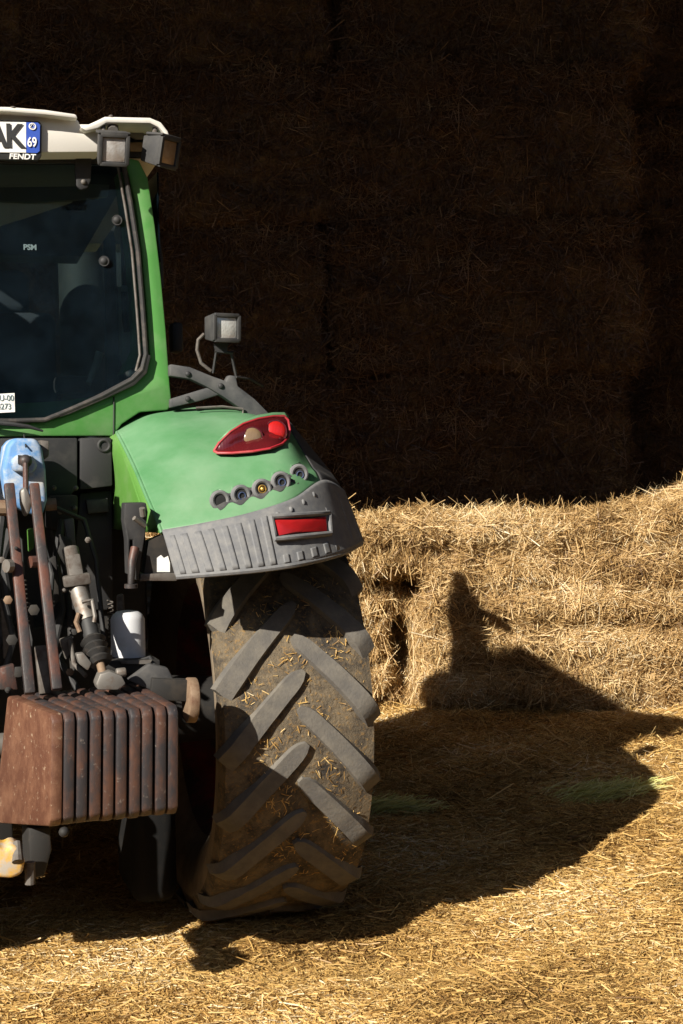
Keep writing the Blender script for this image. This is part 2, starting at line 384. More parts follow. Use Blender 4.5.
def cat(parts):
    o = 0; Vs, Qs, Ss = [], [], []
    for v, q, s_ in parts: Vs.append(v); Qs.append(q+o); Ss.append(s_); o += len(v)
    return np.concatenate(Vs), np.concatenate(Qs), np.concatenate(Ss)
o = link('loose_straw', mesh_np('loose_straw', *cat(parts)), 'straw')
tag(o, 'loose golden straw stalks littering the whole yard floor', 'straw', kind='stuff')

def tuft(name, cx, cy, sx, sy, n, label):
    x = rng.normal(cx, sx, n); y = rng.normal(cy, sy, n); a = rng.normal(.25, .6, n)
    D = np.stack([np.cos(a), np.sin(a)*.6, rng.uniform(-.05, .7, n)], 1)
    L = rng.uniform(.06, .19, n); z = gh(x, y)+.02+rng.uniform(0, .035, n)
    P = np.stack([x-cx, y-cy, z], 1)
    v, q, s_ = strand_arrays(P, D, np.tile([0., 0., 1.], (n, 1))+rng.normal(0, .2, (n, 3)), L, rng.uniform(.0025, .005, n), rng.beta(2, 2, n), -L*.12, rng.normal(0, .6, n))
    o = link(name, mesh_np(name, v, q, s_), 'grass'); o.location = (cx, cy, 0)
    tag(o, label, 'hay', 'green hay tufts in the shadow')
def G(px, py):
    d = ray(px, py); t = -CAMH/d.z; return CAM+d*t
p = G(392, 812); tuft('hay_tuft', p.x, p.y, .08, .05, 650, 'pale green hay tuft on the shaded straw right beside the big tyre')
p = G(606, 800); tuft('hay_tuft', p.x, p.y, .11, .07, 950, 'pale green hay tuft on shaded straw in front of the large bale')

# ================================================================ BALES
def rbox(sx, sy, sz, step, rad):
    """rounded box as numpy verts / quads, base at z=0, centred in x, y"""
    bm = bmesh.new(); ns = [max(2, int(round(s/step))) for s in (sx, sy, sz)]
    idx = {}
    def key(i, j, k):
        if (i, j, k) not in idx: idx[(i, j, k)] = bm.verts.new((sx*(i/ns[0]-.5), sy*(j/ns[1]-.5), sz*(k/ns[2]-.5)))
        return idx[(i, j, k)]
    a, b, c = ns
    for i in range(a):
        for j in range(b):
            for k in (0, c): bm.faces.new([key(i, j, k), key(i+1, j, k), key(i+1, j+1, k), key(i, j+1, k)])
    for i in range(a):
        for k in range(c):
            for j in (0, b): bm.faces.new([key(i, j, k), key(i+1, j, k), key(i+1, j, k+1), key(i, j, k+1)])
    for j in range(b):
        for k in range(c):
            for i in (0, a): bm.faces.new([key(i, j, k), key(i, j+1, k), key(i, j+1, k+1), key(i, j, k+1)])
    inn = Vector((sx/2-rad, sy/2-rad, sz/2-rad))
    for v in bm.verts:
        p = Vector([max(-inn[q], min(inn[q], v.co[q])) for q in range(3)]); d = v.co-p
        if d.length > 1e-6: v.co = p+d.normalized()*rad*min(1, d.length/rad if d.length < rad else 1)
    bmesh.ops.recalc_face_normals(bm, faces=bm.faces[:]); bm.normal_update()
    return bm
def bale_mesh(name, sx, sy, sz, step=.035, rad=.10, amp=.035, n=20000, Lm=.10, Wm=.005, seed=0, hump=None, hang=0., stick=.25, faces=None, flake=0., carve=None, sig=.5):
    bm = rbox(sx, sy, sz, step, rad); off = Vector((seed*7.3, seed*3.1, seed*5.7))
    for v in bm.verts:
        q = v.co+off
        a = noise.fractal(q*3.2, 1.0, 2.1, 4)*amp*1.3 + noise.fractal(q*14, 1., 2., 3)*amp*.42
        if flake: a += flake*math.sin((v.co.z*1.0+.05*noise.noise(q*2))*2*math.pi/.26)
        d = v.normal*a
        if hump: d = d+Vector((0, 0, hump(v.co)))
        if carve: d = d+carve(v.co)
        v.co = v.co+d
    for v in bm.verts: v.co.z += sz/2
    bmesh.ops.triangulate(bm, faces=bm.faces[:]); bm.normal_update()
    Vb = np.array([v.co[:] for v in bm.verts]); bm.verts.index_update()
    T = np.array([[v.index for v in f.verts] for f in bm.faces]); FN = np.array([f.normal[:] for f in bm.faces])
    Ar = np.array([f.calc_area() for f in bm.faces]); bm.free()
    w = Ar.copy()
    if faces is not None: w *= np.maximum(faces(FN), 0)
    w /= w.sum()
    ti = rng.choice(len(T), n, p=w); b1 = rng.uniform(0, 1, n); b2 = rng.uniform(0, 1, n)
    fl = b1+b2 > 1; b1[fl] = 1-b1[fl]; b2[fl] = 1-b2[fl]
    P = Vb[T[ti, 0]]*(1-b1-b2)[:, None]+Vb[T[ti, 1]]*b1[:, None]+Vb[T[ti, 2]]*b2[:, None]
    N = FN[ti]
    hor = norm(np.cross(np.tile([0, 0, 1.], (n, 1))+rng.normal(0, .02, (n, 3)), N)); up = norm(np.cross(N, hor))
    ang = rng.normal(0, .75, n); iso = rng.uniform(0, 1, n) < .35; ang[iso] = rng.uniform(-np.pi, np.pi, iso.sum())
    if hang: hs = rng.uniform(0, 1, n) < (hang(P) if callable(hang) else hang); ang[hs] = np.pi/2+rng.normal(0, .35, hs.sum())
    D = hor*np.cos(ang)[:, None]+up*np.sin(ang)[:, None]+N*rng.normal(0, stick, n)[:, None]
    L = np.clip(Lm*rng.lognormal(0, sig, n), .02, .42); lift = np.abs(rng.normal(0, .012, n))
    sh = np.clip(rng.beta(2.2, 2.2, n)+.12*np.sin(P[:, 2]*17+P[:, 0]*1.7)+.1*np.sin(P[:, 0]*5+P[:, 2]*4), 0, 1)
    v, q, s_ = strand_arrays(P+N*lift[:, None], D, N, L, Wm*rng.uniform(.5, 1.5, n), sh, rng.normal(0, .06, n)*L, rng.normal(0, .6, n))
    q = q+len(Vb)
    Tq = np.concatenate([T, T[:, 2:3]], 1)        # triangles kept apart below
    me = bpy.data.meshes.new(name)
    VV = np.concatenate([Vb, v]); me.vertices.add(len(VV)); me.vertices.foreach_set('co', VV.astype(np.float32).ravel())
    nl = T.size+q.size; me.loops.add(nl)
    me.loops.foreach_set('vertex_index', np.concatenate([T.ravel(), q.ravel()]).astype(np.int32))
    me.polygons.add(len(T)+len(q))
    me.polygons.foreach_set('loop_start', np.concatenate([np.arange(len(T))*3, T.size+np.arange(len(q))*4]).astype(np.int32))
    me.polygons.foreach_set('material_index', np.concatenate([np.zeros(len(T)), np.ones(len(q))]).astype(np.int32))
    me.update(calc_edges=True)
    a = me.attributes.new('shade', 'FLOAT', 'POINT'); a.data.foreach_set('value', np.concatenate([np.full(len(Vb), .4), s_]).astype(np.float32))
    return me
FRONT = lambda N: np.where(N[:, 1] < -.3, 1., 0.)+np.where(N[:, 2] > .3, 1.2, 0.)+np.where(N[:, 0] < -.5, 1., 0.)+.05
# the sunlit bale on the floor and the collapsed one to its left
XL, BLN = .10, 3.3                               # left end in the world, length
def carve(c):                                    # the left end has crumbled away below its top crust
    x = c.x+BLN/2; z = c.z+.68
    m = ss(.47, .34, x+.05*noise.noise(Vector((c.x*3, 0, z*4))))*ss(1.12, .95, z+.08*noise.noise(c*5))*ss(.2, -.5, c.y)
    hole = ss(.15, .04, math.hypot((x-.30)*1.1, (z-.42)*.40))*ss(.2, -.5, c.y)
    return Vector((0, (.32+.25*abs(noise.noise(c*7)))*m+.40*hole, 0))
hp = lambda c: (.19*ss(.22, .85, c.x)+.02)*ss(.2, .7, c.z)
def hang_main(P): return np.where((P[:, 0] < -BLN/2+.45) & (P[:, 2] < 1.2), .75, .12)
me = bale_mesh('straw_bale', BLN, 1.15, 1.30, .03, .12, .050, 190000, .080, .0038, 1, hump=hp, faces=FRONT, flake=.018, stick=.14, carve=carve, hang=hang_main, sig=.68)
YAW_B = math.radians(2.5)
b = link('straw_bale', me, ['bale', 'bale_straw']); b.location = (XL+BLN/2*math.cos(YAW_B), 10.1+.575+.05, 0); b.rotation_euler.z = YAW_B
tag(b, 'large sunlit straw bale on the floor with the tractor shadow across its face', 'straw bale', 'straw bales')
me = bale_mesh('straw_bale', 1.5, .95, 1.34, .03, .16, .10, 40000, .12, .0048, 2, faces=FRONT, hang=.45, stick=.4)
b = link('straw_bale', me, ['bale', 'bale_straw']); b.location = (-.72, 10.75, 0); b.rotation_euler.z = math.radians(-3)
tag(b, 'ragged straw bale standing behind the big tyre', 'straw bale', 'straw bales')
# the shaded stack
BL, BH, BD, SY = 2.38, 1.2, 1.2, 11.62
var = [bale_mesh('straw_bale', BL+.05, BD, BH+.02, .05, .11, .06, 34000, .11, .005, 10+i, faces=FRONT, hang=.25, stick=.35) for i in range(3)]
rows = ['bottom row', 'second row up', 'third row up', 'fourth row up', 'top row']
cols = ['behind the tractor cab', 'left of the seam beside the cab', 'at the right end of the stack']
k = 0
for r in range(5):
    for c in range(3):
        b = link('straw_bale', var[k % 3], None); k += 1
        jx, jy = random.uniform(-.06, .06), random.uniform(-.10, .10)
        b.location = (2.33-BL*(2-c)-BL/2+jx, SY+BD/2+jy+.03*r, BH*r); b.rotation_euler.z = random.uniform(-.03, .03)
        if c == 2: b.location.x += (.03, -.06, .05, .0, .06)[r]; b.location.y += .10; b.rotation_euler.z = .05+.01*r
        tag(b, 'shaded bale of dark stack, %s, %s' % (rows[r], cols[c]), 'straw bale', 'straw bales of the shaded stack')
for r in range(5):
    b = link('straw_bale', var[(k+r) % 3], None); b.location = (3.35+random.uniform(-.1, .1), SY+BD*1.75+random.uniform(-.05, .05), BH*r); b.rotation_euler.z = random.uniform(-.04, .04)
    tag(b, 'shaded bale set back behind the right end of the dark stack, %s' % rows[r], 'straw bale', 'straw bales of the shaded stack')
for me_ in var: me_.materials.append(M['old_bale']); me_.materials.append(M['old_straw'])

# ================================================================ BARN (its open front faces the camera; the roof shades the stack)
barn = empty('barn', (0, 4.6, 0))
tag(barn, 'dark open fronted barn roofing over the stacked straw bales', 'barn')
EZ = 1.62+.73*(11.2-1.0)
mb = MB().prism([(-11, -3.6, EZ), (11, -3.6, EZ), (11, -3.6, EZ+.12), (-11, -3.6, EZ+.12)], [(-11, 11, EZ+1.2), (11, 11, EZ+1.2), (11, 11, EZ+1.32), (-11, 11, EZ+1.32)])
mb.build('roof', 'tin', barn)
MB().box((0, 10.3, 5), 21, .15, 10).build('back_wall', 'barn', barn)
MB().box((10, 3.2, 4.5), .15, 12.6, 9).build('side_wall', 'barn', barn)
MB().box((-10, 3.2, 4.5), .15, 12.6, 9).build('side_wall', 'barn', barn)
for sx in (-9.6, 9.6): MB().box((sx, -3.2, 4.4), .25, .25, 8.8).build('post', 'barn', barn, bevel=.01)

fb = empty('farm_building', (0, -10, 0))  # unseen building added to block low sky behind the camera
tag(fb, 'low brick farm building across the yard, mirrored in the cab window', 'building')
M['brick'] = mat('old_brick', (.16, .085, .06), .85, dirt=(.10, .06, .045), dscale=3)
MB().box((-14, -3, 3.1), 76, 6, 6.2).build('wall', 'brick', fb)
MB().prism([(-52.5, .4, 6.1), (-52.5, -3, 7.9), (-52.5, -6.4, 6.1)], [(24.5, .4, 6.1), (24.5, -3, 7.9), (24.5, -6.4, 6.1)]).build('roof', 'tin', fb)
for x in (-16, -9, -2, 5, 12):
    wn = MB().box((x, .03, 2.2), 1.3, .06, 1.5).build('window', 'seat', fb, bevel=.01)  # window of the added sky-blocking building
    MB().box((x, .08, 1.4), 1.5, .16, .1).build('sill', 'dull', wn)
MB().box((17, .03, 1.5), 2.4, .06, 3).build('door', 'barn', fb, bevel=.01)

# ================================================================ TRACTOR
T = empty('tractor', TC, TH)
tag(T, 'green tractor with cream roof seen from behind on the straw', 'tractor')
CX = proj(Vector((0, -.2, 1.7)))[0]               # pixel column of the centre line

# --- wheel
def wheel_meshes(R, rc, hw, nl, lugh):
    prof = [(-.80, .60), (-1.00, .68), (-1.12, .79), (-1.15, .88), (-1.09, .942), (-.66, .972), (0, .976)]
    prof = prof+[(-x, r) for x, r in prof[-2::-1]]
    t = MB(); seg = 96; n = len(prof)
    vs = [(x*hw, -r*R*math.cos(2*math.pi*i/seg), r*R*math.sin(2*math.pi*i/seg)) for i in range(seg) for x, r in prof]
    for i in range(seg):
        for k in range(n-1):
            mi = 2 if (k < 3 or k > n-5) else 0
            t.add([], [], 0)
            t.f.append([i*n+k, i*n+k+1, ((i+1) % seg)*n+k+1, ((i+1) % seg)*n+k]); t.mi.append(mi)
    t.v = [Vector(v) for v in vs]
    for side in (-1, 1):
        for q in range(nl):
            a0 = 2*math.pi*(q+(.5 if side > 0 else 0))/nl-.42
            vs = []; m = 16
            for i in range(m):
                s = i/(m-1)
                x = side*hw*(1.10-s*1.15)
                al = a0+.40*(s**.85)
                wd = .0275*(1 if s < .82 else math.sqrt(max(.05, 1-.9*((s-.82)/.18)**2)))*(1.0+.25*(1-s))
                dx, da = -side*1.15*hw, .34*R
                L = math.hypot(dx, da); px_, pa_ = -da/L, dx/L           # perpendicular in (x, arc)
                edge = max(0, (abs(x)/hw-.90)/.20)
                rt = R*(1-.055*edge*edge) - random.uniform(0, .003); rb = R*.95-R*.05*edge*edge
                for (w_, rad) in ((wd*1.4, rb), (wd, rt), (-wd, rt), (-wd*1.4, rb)):
                    xx = x+px_*w_; aa = al+pa_*w_/R
                    vs.append((xx, -rad*math.cos(aa), rad*math.sin(aa)))
            fs = [[i*4+k, i*4+k+1, (i+1)*4+k+1, (i+1)*4+k] for i in range(m-1) for k in range(3)]+[[0, 1, 2, 3], [(m-1)*4+k for k in (3, 2, 1, 0)]]
            t.add(vs, fs, 1)
    rim = MB(); rp = [(-.68, .60), (-.78, .625), (-.82, .60), (-.6, .56), (-.1, .53), (.1, .50), (.15, .40), (.12, .2), (.12, 0.02)]
    nr = len(rp)
    rim.v = [Vector((x*hw, -r*R*math.cos(2*math.pi*i/48), r*R*math.sin(2*math.pi*i/48))) for i in range(48) for x, r in rp]
    rim.f = [[i*nr+k, i*nr+k+1, ((i+1) % 48)*nr+k+1, ((i+1) % 48)*nr+k] for i in range(48) for k in range(nr-1)]; rim.mi = [0]*len(rim.f)
    return t, rim
tw, rw = wheel_meshes(.80, .755, .243, 20, .020)
wheel = rw.build('wheel', 'red_paint', T); wheel.location = (.9, 0, .80)
tyre = tw.build('tyre', ['carcass', 'lug', 'wall_rubber'], wheel, smooth=40)
n = 1500
al = rng.uniform(-.75, .75, n); xx = rng.uniform(-.22, .24, n); rad = .80*(.974-.03*np.clip((np.abs(xx)/.238-.62)/.4, 0, 1))+rng.uniform(.001, .008, n)
Pn = np.stack([xx, -rad*np.cos(al), rad*np.sin(al)], 1); Nn = np.stack([0*al, -np.cos(al), np.sin(al)], 1)
Tn = np.stack([0*al, np.sin(al), np.cos(al)], 1); ph = rng.uniform(0, 2*np.pi, n)
Dn = np.stack([np.cos(ph), 0*ph, 0*ph], 1)+Tn*np.sin(ph)[:, None]+Nn*rng.normal(.05, .2, n)[:, None]
keep = (np.sin(xx*31+al*7)+np.sin(al*23-xx*11)+rng.normal(0, .6, n)) > .3
Ln = rng.uniform(.008, .035, n)
v_, q_, s_ = strand_arrays(Pn[keep], Dn[keep], Nn[keep], Ln[keep], rng.uniform(.0015, .0035, n)[keep], rng.beta(2, 2.4, n)[keep], (rng.normal(0, .1, n)*Ln)[keep], rng.normal(0, .5, n)[keep])
stuck = link('stuck_straw', mesh_np('stuck_straw', v_, q_, s_), 'straw', wheel); stuck['kind'] = 'stuff'
wl = wheel.copy(); COL.objects.link(wl); wl.location = (-.9, 0, .8); wl.scale = (-1, 1, 1)
tl = tyre.copy(); COL.objects.link(tl); tl.parent = wl
for sx in (-1, 1):
    wf = wheel.copy(); COL.objects.link(wf); wf.location = (sx*.85, 2.35, .56); wf.scale = (sx*.8, .7, .7)
    tf = tyre.copy(); COL.objects.link(tf); tf.parent = wf
# --- body under the cab, bonnet
MB().box((0, .75, .86), .62, 1.9, .62).build('transmission_housing', 'deep', T, bevel=.03)
mb = MB().tube([(.2, 0, .8), (.5, 0, .8), (.78, 0, .8)], [.19, .14, .12], 20).mirror(); mb.build('axle_housing', 'deep', T)
MB().box((0, .55, 1.42), 1.02, 1.1, .74).build('cab_floor', 'black', T, bevel=.03)
bn = MB(); bn.prism([(-.36, 1.5, 1.0), (.36, 1.5, 1.0), (.36, 1.5, 1.7), (.25, 1.5, 1.82), (-.25, 1.5, 1.82), (-.36, 1.5, 1.7)],
                    [(-.33, 3.0, .9), (.33, 3.0, .9), (.33, 3.0, 1.4), (.22, 3.0, 1.5), (-.22, 3.0, 1.5), (-.33, 3.0, 1.4)])
bn.build('bonnet', 'green', T, bevel=.03)
MB().tube([(-.8, 2.35, .56), (.8, 2.35, .56)], .09).build('front_axle', 'deep', T)
MB().box((0, 2.2, .8), .3, 1.6, .35).build('front_frame', 'deep', T, bevel=.02)
ex = MB().tube([(.50, 1.62, 1.3), (.50, 1.62, 2.70), (.47, 1.62, 2.88), (.455, 1.62, 2.96)], [.115, .115, .09, .06], 18)
ex.tube([(.455, 1.62, 2.90), (.45, 1.63, 3.05)], .045, 14); ex.build('exhaust_pipe', 'deep', T)

MB().tube([(.50, 1.70, 2.66), (.58, 1.72, 2.78), (.86, 1.64, 2.63)], [.03, .032, .028], 10).build('mirror_arm', 'deep', T)
# --- cab
def cpx(y): return proj(Vector((0, y, 2)))[0]
c0 = cpx(-.2)
mb = MB().sym([(c0, 421), (45, 421.5), (70, 413), (105, 398), (134, 384), (145, 373), (149.5, 355), (146.5, 310), (141.5, 250), (134.5, 200), (126, 166),
                (130, 158), (139, 160), (148, 178), (155, 225), (161, 275), (166, 330), (170, 385), (172, 404), (168, 410), (140, 412), (122, 424), (113, 436), (c0, 436.5)], -.20, -.09)
mb.build('cab_frame', 'green', T, bevel=.008)
# seam of the corner panel
mb = MB().tube([A(113.5, 436, -.203), A(113.8, 418, -.203), A(114, 397, -.203)], .0025, 6); mb.build('panel_seam', 'ink', T)
wi = [(c0, 421), (45, 420), (66, 411.5), (102, 396), (132, 380), (142, 370), (146, 354), (143, 310), (138, 250), (131, 205), (124, 166), (117, 161), (c0, 161)]
win = MB().sym(wi, -.212, -.206).build('rear_window', 'glass', T)
flr = [(44, 422), (70, 414), (105, 399), (135, 385), (147, 373), (151, 356), (146, 352), (141, 366), (131, 377), (101, 393), (65, 410), (44, 419)]
MB().poly(flr, -.222, -.2).build('seal_filler', 'rubber', win, bevel=.003)
sl = MB(); sp_ = [A(x, y, -.216) for x, y in wi[:-1]]; sp_ = [Vector((-p.x, p.y, p.z)) for p in sp_[:0:-1]]+sp_
sl.tube(sp_, .0095, 10); sl.build('window_seal', 'rubber', win)
sl = MB(); sl.tube([A(x-6, y+1, -.214) for x, y in wi[5:11]], .005, 8); sl.build('seal_lip', 'dull', win)
for px, py in ((117, 220), (104, 261)):
    s_ = MB().dome(A(px, py, -.215), (0, -1, 0), .016, .014); s_.tube([A(px, py, -.20), A(px, py, -.222)], .019, 14); s_.build('window_stud', 'black', win)
hb = MB().poly([(76, 153), (92, 154), (91, 180), (88, 188), (81, 190), (76, 186), (75, 168)], -.245, -.22)
hb = hb.build('window_hinge', 'black', win, bevel=.006)
hb2 = MB().dome(A(83.5, 182, -.246), (0, -1, 0), .010, .008).build('hinge_bolt', 'dull', win)
st = MB().poly([(-22, 395), (14.5, 393), (15, 412), (-22, 414)], -.2145, -.2135).build('window_sticker', 'paper', win)
text_mesh('sticker_print', 'CU-00\n4273', A(4, 402.5, -.2155), .030, 'print', win, .85)
text_mesh('sticker_print', 'PSM', A(30, 247.5, -.2135), .027, 'print', win, 1.0, bold=.001)
wp = MB().tube([A(-25, 421, -.23), A(10, 424, -.24), A(28, 426.5, -.24), A(43, 431, -.235)], [.008, .008, .007, .004], 8).build('wiper', 'black', win)
# inside of the cab, read through the glass
MB().poly([(119, 172), (126.5, 172), (140, 250), (143, 352), (136, 366), (122, 374), (133, 350), (131, 265)], -.10, .02).build('inner_pillar', 'green', T)
MB().poly([(121, 285), (128, 285), (131, 352), (125, 365), (122, 350)], -.03, .05).build('inner_trim', 'liner', T, bevel=.006)
MB().tube([A(124, 292, -.06), A(125, 320, -.06), A(127, 332, -.06)], .012).build('grab_handle', 'black', T)
MB().sym([(c0, 166), (112, 168), (108, 196), (70, 200), (30, 202), (c0, 201)], .12, .16).build('roof_liner', 'liner', T)
MB().sym([(c0, 420), (44, 419), (66, 409), (98, 396), (60, 401), (c0, 404)], -.10, 0).build('window_ledge', 'inner_green', T)
se = MB().box((0, .45, 2.05), .46, .14, .62).box((0, .70, 1.76), .48, .46, .14).box((0, .45, 2.44), .26, .1, .18)
se.build('driver_seat', 'seat', T, bevel=.04, seg=3)
ctl = MB().box((.34, .72, 1.86), .13, .6, .12).box((.34, .5, 1.75), .18, .3, .2)
ctl = ctl.build('armrest_console', 'seat', T, bevel=.03)
MB().tube([A(100, 352, .3), A(95, 368, .3), A(88, 384, .25)], [.018, .014, .012]).build('control_lever', 'liner', ctl)
MB().box(A(72, 385, .3), .14, .1, .07).build('control_panel', 'dgrey', ctl, bevel=.02)
MB().ring((0, 1.05, 2.02), (0, -.5, .86), .2, .018, 28).tube([(0, 1.05, 2.0), (0, 1.1, 1.6)], .03).build('steering_wheel', 'ink', T)
for sx in (-1, 1):
    MB().box((sx*.56, 1.12, 2.2), .06, .06, 1.2).build('cab_post', 'black', T, bevel=.01); MB().box((sx*.56, .62, 2.2), .05, .06, 1.2).build('cab_post', 'black', T, bevel=.01)
    MB().box((sx*.56, .87, 2.2), .006, .42, 1.2).build('side_window', 'glass', T); MB().box((sx*.548, .19, 2.2), .006, .76, 1.24).build('side_window', 'glass', T)
MB().box((0, 1.14, 2.2), 1.06, .006, 1.2).build('windscreen', 'glass', T)
MB().box(A(176, 338, .75), .05, .09, .13).build('side_mirror', 'black', T, bevel=.015)
MB().tube([A(157, 236, .05), A(160, 258, .05), A(161, 288, .05)], .012).build('grab_rail', 'black', T)

# --- roof
c1 = cpx(-.36)
roof = MB()
def slab(pts, y0, y1, drop, inx):
    h = [A(p[0], p[1], y0) for p in pts]; h[0].x = 0; h[-1].x = 0
    f = h+[Vector((-p.x, p.y, p.z)) for p in h[-2:0:-1]]
    roof.prism(f, [Vector((p.x*inx, y1, p.z-drop)) for p in f])
slab([(c1, 107), (45, 109.5), (76, 114), (78, 118.5), (45, 114.5), (c1, 112)], -.37, .5, .01, 1)
slab([(c1, 112.4), (45, 115), (78, 119.5), (82, 129), (99, 126), (100, 152), (c1, 153)], -.322, 1.26, .15, .9)
slab([(c1, 124), (100, 124), (150, 124), (160, 128), (167, 141), (165, 152), (100, 152), (c1, 152)], -.16, 1.30, .17, .9)
pod = [(80, 127), (88, 124.5), (97, 120.5), (105, 116.5), (150, 117.5), (161, 122), (168, 131), (171, 141), (167.5, 141), (164, 133), (158, 127), (150, 123.2), (107, 122.5), (98, 128), (86, 131)]
roof.poly(pod, -.37, -.05)
roof = roof.build('roof', 'cream', T, bevel=.006)
MB().poly([(103, 124), (152, 124.5), (162, 130), (166, 141), (163, 158), (103, 156)], -.19, -.165).build('lamp_recess', 'black', roof)
MB().poly([(124, 142), (151, 142.5), (150, 151), (124, 150.5)], -.215, -.195).build('recess_trim', 'tan', roof, bevel=.003)
MB().poly([(122, 128), (147, 129), (146, 139), (136, 139.5), (130, 136), (123, 136)], -.212, -.195).build('recess_connector', 'grey', roof, bevel=.003)
MB().sym([(c0, 153.5), (104, 153), (110, 157), (113, 163), (c0, 163)], -.236, -.20).build('roof_gasket', 'black', roof)
MB().dome(A(13, 108, -.36), (0, 0, 1), .012, .006).build('roof_bolt', 'dull', roof)
MB().dome(A(111, 117.5, -.36), (0, 0, 1), .010, .010).build('roof_bolt', 'dull', roof)
zc = A(100, 152, -.16).z
MB().prism([Vector((sx_*.47, .0, zc-.02-dz)) for sx_, dz in ((-1, .03), (1, .03), (1, 0), (-1, 0))],
           [Vector((sx_*.43, 1.27, zc-.19-dz)) for sx_, dz in ((-1, .03), (1, .03), (1, 0), (-1, 0))]).build('headliner', 'seat', roof)
# --- number plate
pl = MB().poly([(-70, 118.5), (39, 121), (42, 124), (41.5, 156.5), (38, 160.5), (-70, 158.5)], -.340, -.318).build('licence_plate', 'ink', T, bevel=.004)
MB().poly([(-66, 120.5), (26, 122.2), (26, 152.6), (-66, 151.2)], -.344, -.339).build('plate_field', 'paper', pl)
MB().poly([(26.2, 122.2), (38, 122.6), (40, 125), (39.6, 151), (37, 153), (26.2, 152.6)], -.344, -.339).build('plate_band', 'plate_blue', pl)
rz = Matrix.Rotation(math.radians(-.6), 4, 'Y')
text_mesh('plate_lettering', 'K', A(14.5, 137, -.347), .112, 'ink', pl, .86, bold=.003, rot=rz)
text_mesh('plate_lettering', 'A', A(-2.5, 136.7, -.347), .112, 'ink', pl, .80, bold=.003, rot=rz)
text_mesh('plate_lettering', '69', A(32, 142.5, -.347), .046, 'paper', pl, .72, bold=.001, rot=rz)
MB().ring(A(32.5, 126.5, -.346), (0, 1, 0), .011, .0018, 24, 6).tube([A(29.5, 128.3, -.346), A(32.5, 123.8, -.346), A(35.5, 128.3, -.346), A(29.5, 128.3, -.346)], .0014, 6).build('region_emblem', 'paper', pl)
text_mesh('dealer_lettering', 'FENDT', A(22, 156.8, -.356), .026, 'paper', pl, 1.12, shear=.15, bold=.0007, rot=rz)

# --- work lamps
def lamp(px, py, y, w, h, d, yaw, pitch, lens, lab=None, hood=True):
    c = A(px, py, y); R = Matrix.Rotation(math.radians(yaw), 3, 'Z') @ Matrix.Rotation(math.radians(pitch), 3, 'X')
    m = MB().prism([c+R @ Vector(q) for q in ((-w/2, -d/2, -h/2), (w/2, -d/2, -h/2), (w/2, -d/2, h/2), (-w/2, -d/2, h/2))],
                   [c+R @ Vector(q) for q in ((-w*.40, d/2, -h*.38), (w*.40, d/2, -h*.38), (w*.40, d/2, h*.42), (-w*.40, d/2, h*.42))])
    if hood: m.prism([c+R @ Vector(q) for q in ((-w*.53, -d*.62, h*.47), (w*.53, -d*.62, h*.47), (w*.53, -d*.62, h*.55), (-w*.53, -d*.62, h*.55))],
                     [c+R @ Vector(q) for q in ((-w*.5, d*.3, h*.44), (w*.5, d*.3, h*.44), (w*.5, d*.3, h*.54), (-w*.5, d*.3, h*.54))])
    o = m.build('work_lamp', 'lampgrey', T, bevel=.007)
    q = .37
    ln = MB().prism([c+R @ Vector((x*w*q, -d/2-.004, z*h*q)) for x, z in ((-1, -1), (1, -1), (1, 1), (-1, 1))],
                    [c+R @ Vector((x*w*q, -d/2+.01, z*h*q)) for x, z in ((-1, -1), (1, -1), (1, 1), (-1, 1))])
    ln.build('lens', lens, o, bevel=.003)
    fr = MB(); e = .44
    k = [(-e, -e), (e, -e), (e, e), (-e, e)]
    for i in range(4):
        a, b = k[i], k[(i+1) % 4]
        fr.bar(c+R @ Vector((a[0]*w, -d/2-.004, a[1]*h)), c+R @ Vector((b[0]*w, -d/2-.004, b[1]*h)),   .015, .014, side=R @ Vector((0, 1, 0)))
    fr.build('lens_rim', 'lampgrey', o, bevel=.002)
    return o, c, R
o, c, R = lamp(111.5, 148.5, -.40, .108, .112, .085, 2, 17, 'lens_dusty')
MB().tube([A(103, 124, -.33), A(103, 135, -.37)], .009).tube([A(113, 132, -.36), A(113, 127, -.3)], .02).build('lamp_stalk', 'dull', o)
o, c, R = lamp(158.5, 151.5, -.40, .106, .110, .085, 42, 12, 'lens_amber')
MB().tube([A(155, 126, -.33), A(154.5, 138, -.37)], .009).build('lamp_stalk', 'dull', o)
# --- arm behind the cab carrying a third lamp
arm = MB().poly([(170, 364), (190, 367), (212, 376), (226, 381), (229, 375), (236, 376), (238, 386), (255, 399), (272, 416), (250, 417), (240, 408), (222, 396), (205, 386), (190, 379), (170, 376)], -.24, -.19)
arm.poly([(170, 399), (226, 382), (234, 390), (200, 401), (170, 408)], -.232, -.2)
arm = arm.build('lamp_arm', 'armgrey', T, bevel=.006)
for px, py in ((188, 374), (221, 386), (188, 399)): MB().dome(A(px, py, -.241), (0, -1, 0), .011, .008).build('arm_bolt', 'black', arm)
MB().tube([A(236, 377, -.2), A(250, 379, -.15), A(263, 386, -.1)], .005, 6).build('cable', 'black', arm)
MB().tube([A(196, 408, -.25), A(222, 406.5, -.25), A(243, 409, -.25), A(243, 414, -.25)], .005, 6).build('lashing_rod', 'dull', arm)
o, c, R = lamp(220.5, 328.5, -.24, .115, .105, .085, 17, 2, 'lens_clear', hood=False)
MB().tube([A(216.5, 350, -.24), A(213, 373, -.22)], .0055, 6).tube([A(231, 352, -.24), A(236, 376, -.22)], .0055, 6).tube([A(215, 351, -.24), A(233, 353, -.24)], .006, 6).poly([(215, 343), (228, 343), (227, 353), (217, 352)], -.25, -.22).build('lamp_stalk', 'black', o)
MB().tube([A(204, 334, -.22), A(198, 340, -.22), A(197, 350, -.22), A(201, 363, -.22), A(211, 371, -.22)], .0065, 8).build('cable', 'dull', o)

